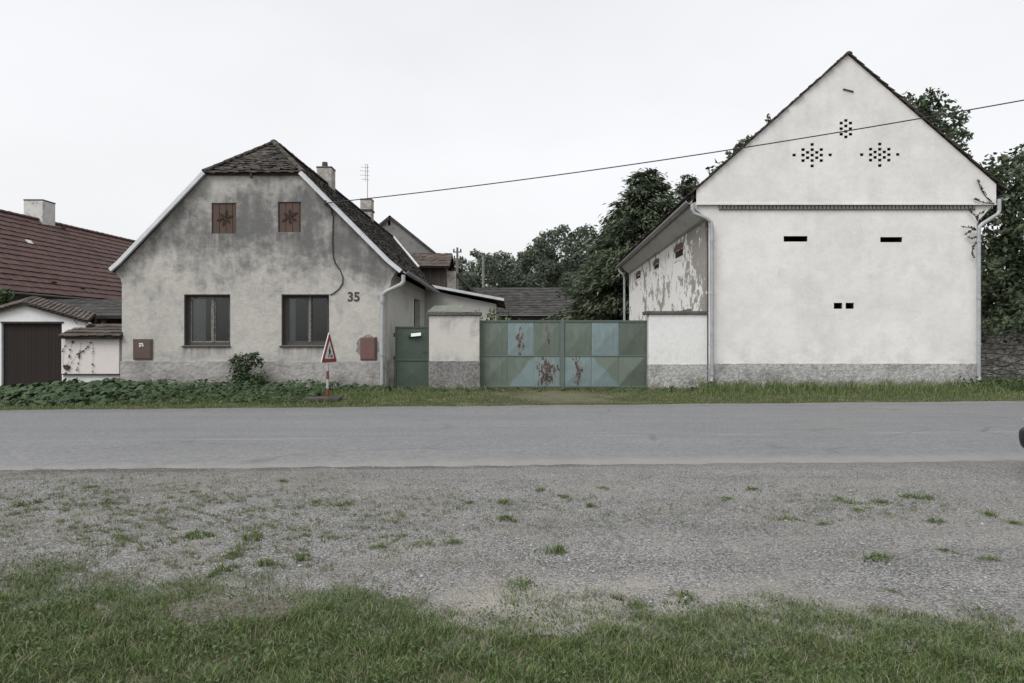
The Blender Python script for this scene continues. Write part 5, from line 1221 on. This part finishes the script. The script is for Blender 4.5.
x, y, f, f2, ed = x[k], y[k], f[k], f2[k], ed[k]
h = (.018 + .022 * f + .026 * f2) * rng.uniform(.5, 1.5, len(x)) * np.clip(.6 + ed * .8, .55, 1.1)
Vg, Qg = blades(np.stack([x, y, np.zeros(len(x))], 1), h, rng.uniform(.0022, .0052, len(x)), rng, .9)
tag(quads_mesh('grass', Vg, Qg, M['grass'], origin=(0, 0, 0)), 'short green grass in the foreground', 'grass', kind='stuff')
# clover and plantain leaves low in the turf
n = 16000; y = rng.uniform(2.6, 5.0, n); x = rng.uniform(-1, 1, n) * (y * .82 + .4); k = (grass_edge(x) + wobv(x) - .12 > y) & (field(x * 2.2, y * 2.2) > .45)
C = np.stack([x[k], y[k], rng.uniform(.01, .06, k.sum())], 1); Vc, Qc = leaf_cloud(C, .011, rng, 1.6, None, .7)
tag(quads_mesh('clover', Vc, Qc, M['clover'], origin=(0, 0, 0)), 'small round clover leaves among the foreground grass', 'clover', kind='stuff')
# dry stalks in the turf
n = 16000; y = rng.uniform(2.6, 5.4, n); x = rng.uniform(-1, 1, n) * (y * .82 + .4)
bare = ((x + 1.62) / .42) ** 2 + ((y - 4.02) / .2) ** 2; k = (grass_edge(x) + wobv(x) + .1 > y) & ((rng.random(n) < .45) | (bare < 1)); x, y = x[k], y[k]
Vs, Qs = blades(np.stack([x, y, rng.uniform(0, .02, len(x))], 1), rng.uniform(.015, .06, len(x)), rng.uniform(.002, .004, len(x)), rng, 2.6)
n2 = 900; a = rng.uniform(0, 6.28, n2); rr = np.sqrt(rng.random(n2)); xb = -1.62 + np.cos(a) * rr * .4; yb_ = 4.02 + np.sin(a) * rr * .18
Vb, Qb = blades(np.stack([xb, yb_, np.full(n2, .005)], 1), rng.uniform(.01, .035, n2), rng.uniform(.003, .005, n2), rng, 4.0)
tag(quads_mesh('dead_grass', np.concatenate([Vs, Vb]), np.concatenate([Qs, Qb + len(Vs)]), M['straw'], origin=(0, 0, 0)), 'dead straw stalks lying in the foreground turf', 'grass', kind='stuff')
# thin grass creeping over the gravel
n = 420000; y = rng.uniform(4.0, 8.4, n); x = rng.uniform(-1, 1, n) * (y * .8 + .3); px = 512 + F * x / y; py = 340 + F * 1.6 / y
g1 = .35 * field(x * 1.7 + 2, y * 1.9) + .65 * field(x * 4.9 + 1.3 * np.sin(y * 3), y * 5.7 + 1.1 * np.sin(x * 2.3)); g2 = field(x * 13.1 + np.sin(y * 9), y * 15.3 + 2 + np.sin(x * 7))
dens = np.exp(-((px - 180) / 240) ** 2) * np.exp(-((py - 535) / 42) ** 2) * .75 + np.exp(-((px - 60) / 170) ** 2) * np.exp(-((py - 500) / 18) ** 2) * .5
dens += np.exp(-((px - 480) / 260) ** 2) * np.exp(-((py - 512) / 22) ** 2) * .32 + np.exp(-((px - 860) / 130) ** 2) * np.exp(-((py - 508) / 16) ** 2) * .45
k = rng.random(n) < 1.5 * dens * np.clip((g1 * g2 - .16) * 2.4, 0, 1) * np.where(g1 * g2 > .42, 1, .4); x, y = x[k], y[k]
Vs, Qs = blades(np.stack([x, y, np.full(len(x), .004)], 1), rng.uniform(.01, .042, len(x)), rng.uniform(.003, .006, len(x)), rng, 1.3)
tag(quads_mesh('sparse_grass', Vs, Qs, M['drygrass'], origin=(0, 0, 0)), 'thin patchy grass creeping over the grey gravel', 'grass', kind='stuff')
# loose stones
n = 24000; y = rng.uniform(4.0, 8.75, n); x = rng.uniform(-1, 1, n) * (y * .8 + .3); k = (y > grass_edge(x) + wobv(x) - .15) & (y < 8.7 + .048 * x + .15); x, y = x[k], y[k]; n = len(x)
r_ = rng.uniform(.003, .008, n) * (1 + 1.2 * (rng.random(n) < .012))
dirs = np.array([[1, 0, 0], [0, 1, 0], [-1, 0, 0], [0, -1, 0], [0, 0, .8], [0, 0, -.5]])
rot = rng.uniform(0, 6.28, n); cs, sn = np.cos(rot), np.sin(rot)
Dv = np.repeat(dirs[None], n, 0) * rng.uniform(.65, 1.3, (n, 6, 1)) * r_[:, None, None]
Vst = np.stack([Dv[..., 0] * cs[:, None] - Dv[..., 1] * sn[:, None] + x[:, None], Dv[..., 0] * sn[:, None] + Dv[..., 1] * cs[:, None] + y[:, None], Dv[..., 2] + .004 + r_[:, None] * .35], -1).reshape(-1, 3)
tri_ = np.array([[0, 1, 4], [1, 2, 4], [2, 3, 4], [3, 0, 4], [1, 0, 5], [2, 1, 5], [3, 2, 5], [0, 3, 5]])
tag(quads_mesh('loose_stones', Vst, (np.arange(n)[:, None, None] * 6 + tri_[None]).reshape(-1, 3), M['stonebit'], origin=(0, 0, 0)), 'loose grey stones scattered over the gravel', 'stones', kind='stuff')
# grass of the far verge, longer at the foot of the walls
n = 120000; x = rng.uniform(-17, 24, n); y = rng.uniform(15, 21.2, n); fe = 16.42 + .093 * x + .06 * np.sin(x * 1.7) + .05 * np.sin(x * 6.3)
wallf = np.where(x < -3.8, 20.45, np.where(x < -1, 20.55, np.where(x < 5.9, 20.55, np.where(x < 14, 20.42, 21.3))))
px = 512 + F * x / y
k = (y > fe - .12 + .12 * np.sin(x * 2.9) * np.sin(x * 7.7)) & (y < wallf) & (px < 1060) & (px > -40)
dd = np.sqrt(((x - 1.3) * .6) ** 2 + ((y - 18.6) * .55) ** 2)
tr_ = dd < 1.5; k &= rng.random(n) < np.clip((dd - .3) * 1.1 + .35 * np.sin(x * 5) * np.sin(y * 4), .12, 1)
k &= rng.random(n) < np.clip((y - fe) / .5 + .2, .3, 1)
x, y, wl, px, fe = x[k], y[k], wallf[k], px[k], fe[k]
dw = wl - y
hb = np.where(px > 700, .22 * np.exp(-((dw - .5) / .9) ** 2) + .06, np.where(px < 390, .09, .055 + .035 * np.exp(-(dw / .5) ** 2)))
hb = hb * (.7 + .6 * field(x * 1.9, y * 1.7)); hb = np.where(tr_[k], hb * .5, hb); hb *= np.clip(.35 + (y - fe) * .5, .35, 1)
zg = np.array([max(gz(a, b), .02 if b < c + .05 else 0) for a, b, c in zip(x, y, fe)])
Vs, Qs = blades(np.stack([x, y, zg], 1), hb * rng.uniform(.5, 1.5, len(x)), rng.uniform(.008, .016, len(x)), rng, .7)
tag(quads_mesh('verge_grass', Vs, Qs, M['grassv'], origin=(0, 0, 0)), 'green grass of the far roadside verge', 'grass', kind='stuff')
# low leafy weeds in the right verge corner and by the gate
n = 5200; x = np.concatenate([rng.uniform(13.2, 17, n // 2), rng.uniform(-4, 14, n // 2)]); y = rng.uniform(19.3, 20.4, n); y[:n // 2] = rng.uniform(19.6, 21.2, n // 2)
C = np.stack([x, y, .13 + np.abs(rng.normal(size=n)) * np.where(np.arange(n) < n // 2, .16, .04)], 1); kk = field(x * 2.7, y * 1.3 + 2) > np.where(np.arange(n) < n // 2, .3, .62); V2, Q2 = leaf_cloud(C[kk], .045, rng, .6)
tag(quads_mesh('weeds', V2, Q2, M['bush'], origin=(0, 0, 0)), 'low leafy weeds along the foot of the walls', 'weeds', kind='stuff')

# separate tufts on the gravel
def tuft(seed, kind):
    rng = np.random.default_rng(seed); n = 170 if kind == 0 else 110
    cs_ = rng.normal(size=(5, 2)) * np.array([[.045, .03]]); wi = rng.integers(0, 5, n); q = cs_[wi] + rng.normal(size=(n, 2)) * rng.uniform(.012, .04, 5)[wi][:, None]
    P = np.concatenate([q, np.zeros((n, 1))], 1); r = np.clip(np.hypot(q[:, 0], q[:, 1]), 0, .1)
    hh = (.085 if kind == 0 else .045) * rng.uniform(.4, 1.2, n) * (1.15 - r / .1 * .6)
    return blades(P, hh, rng.uniform(.004, .008, n), rng, .75 if kind == 0 else 1.5)
tl = [(557, 551, 0, 1.0, 'upright grass tuft alone in the middle of the bare gravel'), (254, 541, 0, 1.25, 'bright broad tuft in the gravel at left below the roadworks sign'),
      (508, 521, 1, 1.3, 'flat dark green tuft below another in the gravel, centre'), (507, 505, 0, .95, None), (885, 562, 1, 1.4, 'low wide tuft on the gravel at right, nearest the grass'),
      (197, 537, 0, .9, None), (400, 538, 1, .8, None), (420, 545, 1, 1.0, None), (449, 545, 1, 1.1, None), (380, 548, 1, 1.0, None), (468, 504, 0, .7, None), (604, 489, 1, .9, None), (590, 508, 0, .75, None), (523, 585, 1, 1.1, None),
      (628, 603, 1, 1.1, None), (684, 600, 1, 1.3, None), (566, 498, 0, .6, None), (540, 491, 1, 1.0, None), (910, 497, 1, 1.3, None), (925, 499, 1, 1.2, None), (860, 510, 1, .9, None), (880, 503, 1, 1.0, None), (938, 523, 1, 1.1, None), (848, 503, 1, 1.2, None),
      (995, 516, 1, 1.1, None), (1015, 524, 1, 1.0, None), (950, 553, 1, .9, None), (858, 512, 1, .7, None), (825, 526, 1, .8, None), (752, 490, 1, 1.0, None), (725, 500, 1, 1.0, None), (788, 520, 1, 1.1, None), (890, 593, 1, .6, None), (990, 560, 1, .9, None),
      (326, 538, 1, .9, None), (300, 560, 0, .7, None), (263, 567, 0, .8, None), (222, 572, 0, 1.0, None), (235, 556, 0, .8, None), (345, 505, 1, 1.0, None), (110, 503, 1, 1.2, None), (90, 488, 1, 1.1, None), (30, 505, 1, 1.3, None), (120, 540, 0, .8, None), (320, 502, 1, .9, None), (283, 482, 1, .9, None)]
protos = []
for s_, kd in ((1, 0), (2, 0), (3, 1), (4, 1), (5, 1), (6, 0), (7, 1)):
    Vt, Qt = tuft(300 + s_, kd); protos.append((kd, Vt, Qt))
first = {}
for i, (px, py, kd, sc_, lab) in enumerate(tl):
    Y = F * 1.6 / (py - 340); X = PX(px, Y); c = [j for j, p in enumerate(protos) if p[0] == kd][i % (3 if kd == 0 else 4)]
    if c not in first:
        o = quads_mesh('grass_tuft', protos[c][1], protos[c][2], M['grass'], origin=(0, 0, 0)); first[c] = o
    else:
        o = first[c].copy(); COL.objects.link(o)
    o.location = (X, Y, .004); o.scale = (sc_ * RT.uniform(.75, 1.3), sc_ * RT.uniform(.75, 1.3), sc_ * RT.uniform(.55, 1.05)); o.rotation_euler = (0, 0, i * 1.3)
    tag(o, lab or 'small green grass tuft among many scattered over the gravel', 'grass tuft', 'grass tufts on the gravel')
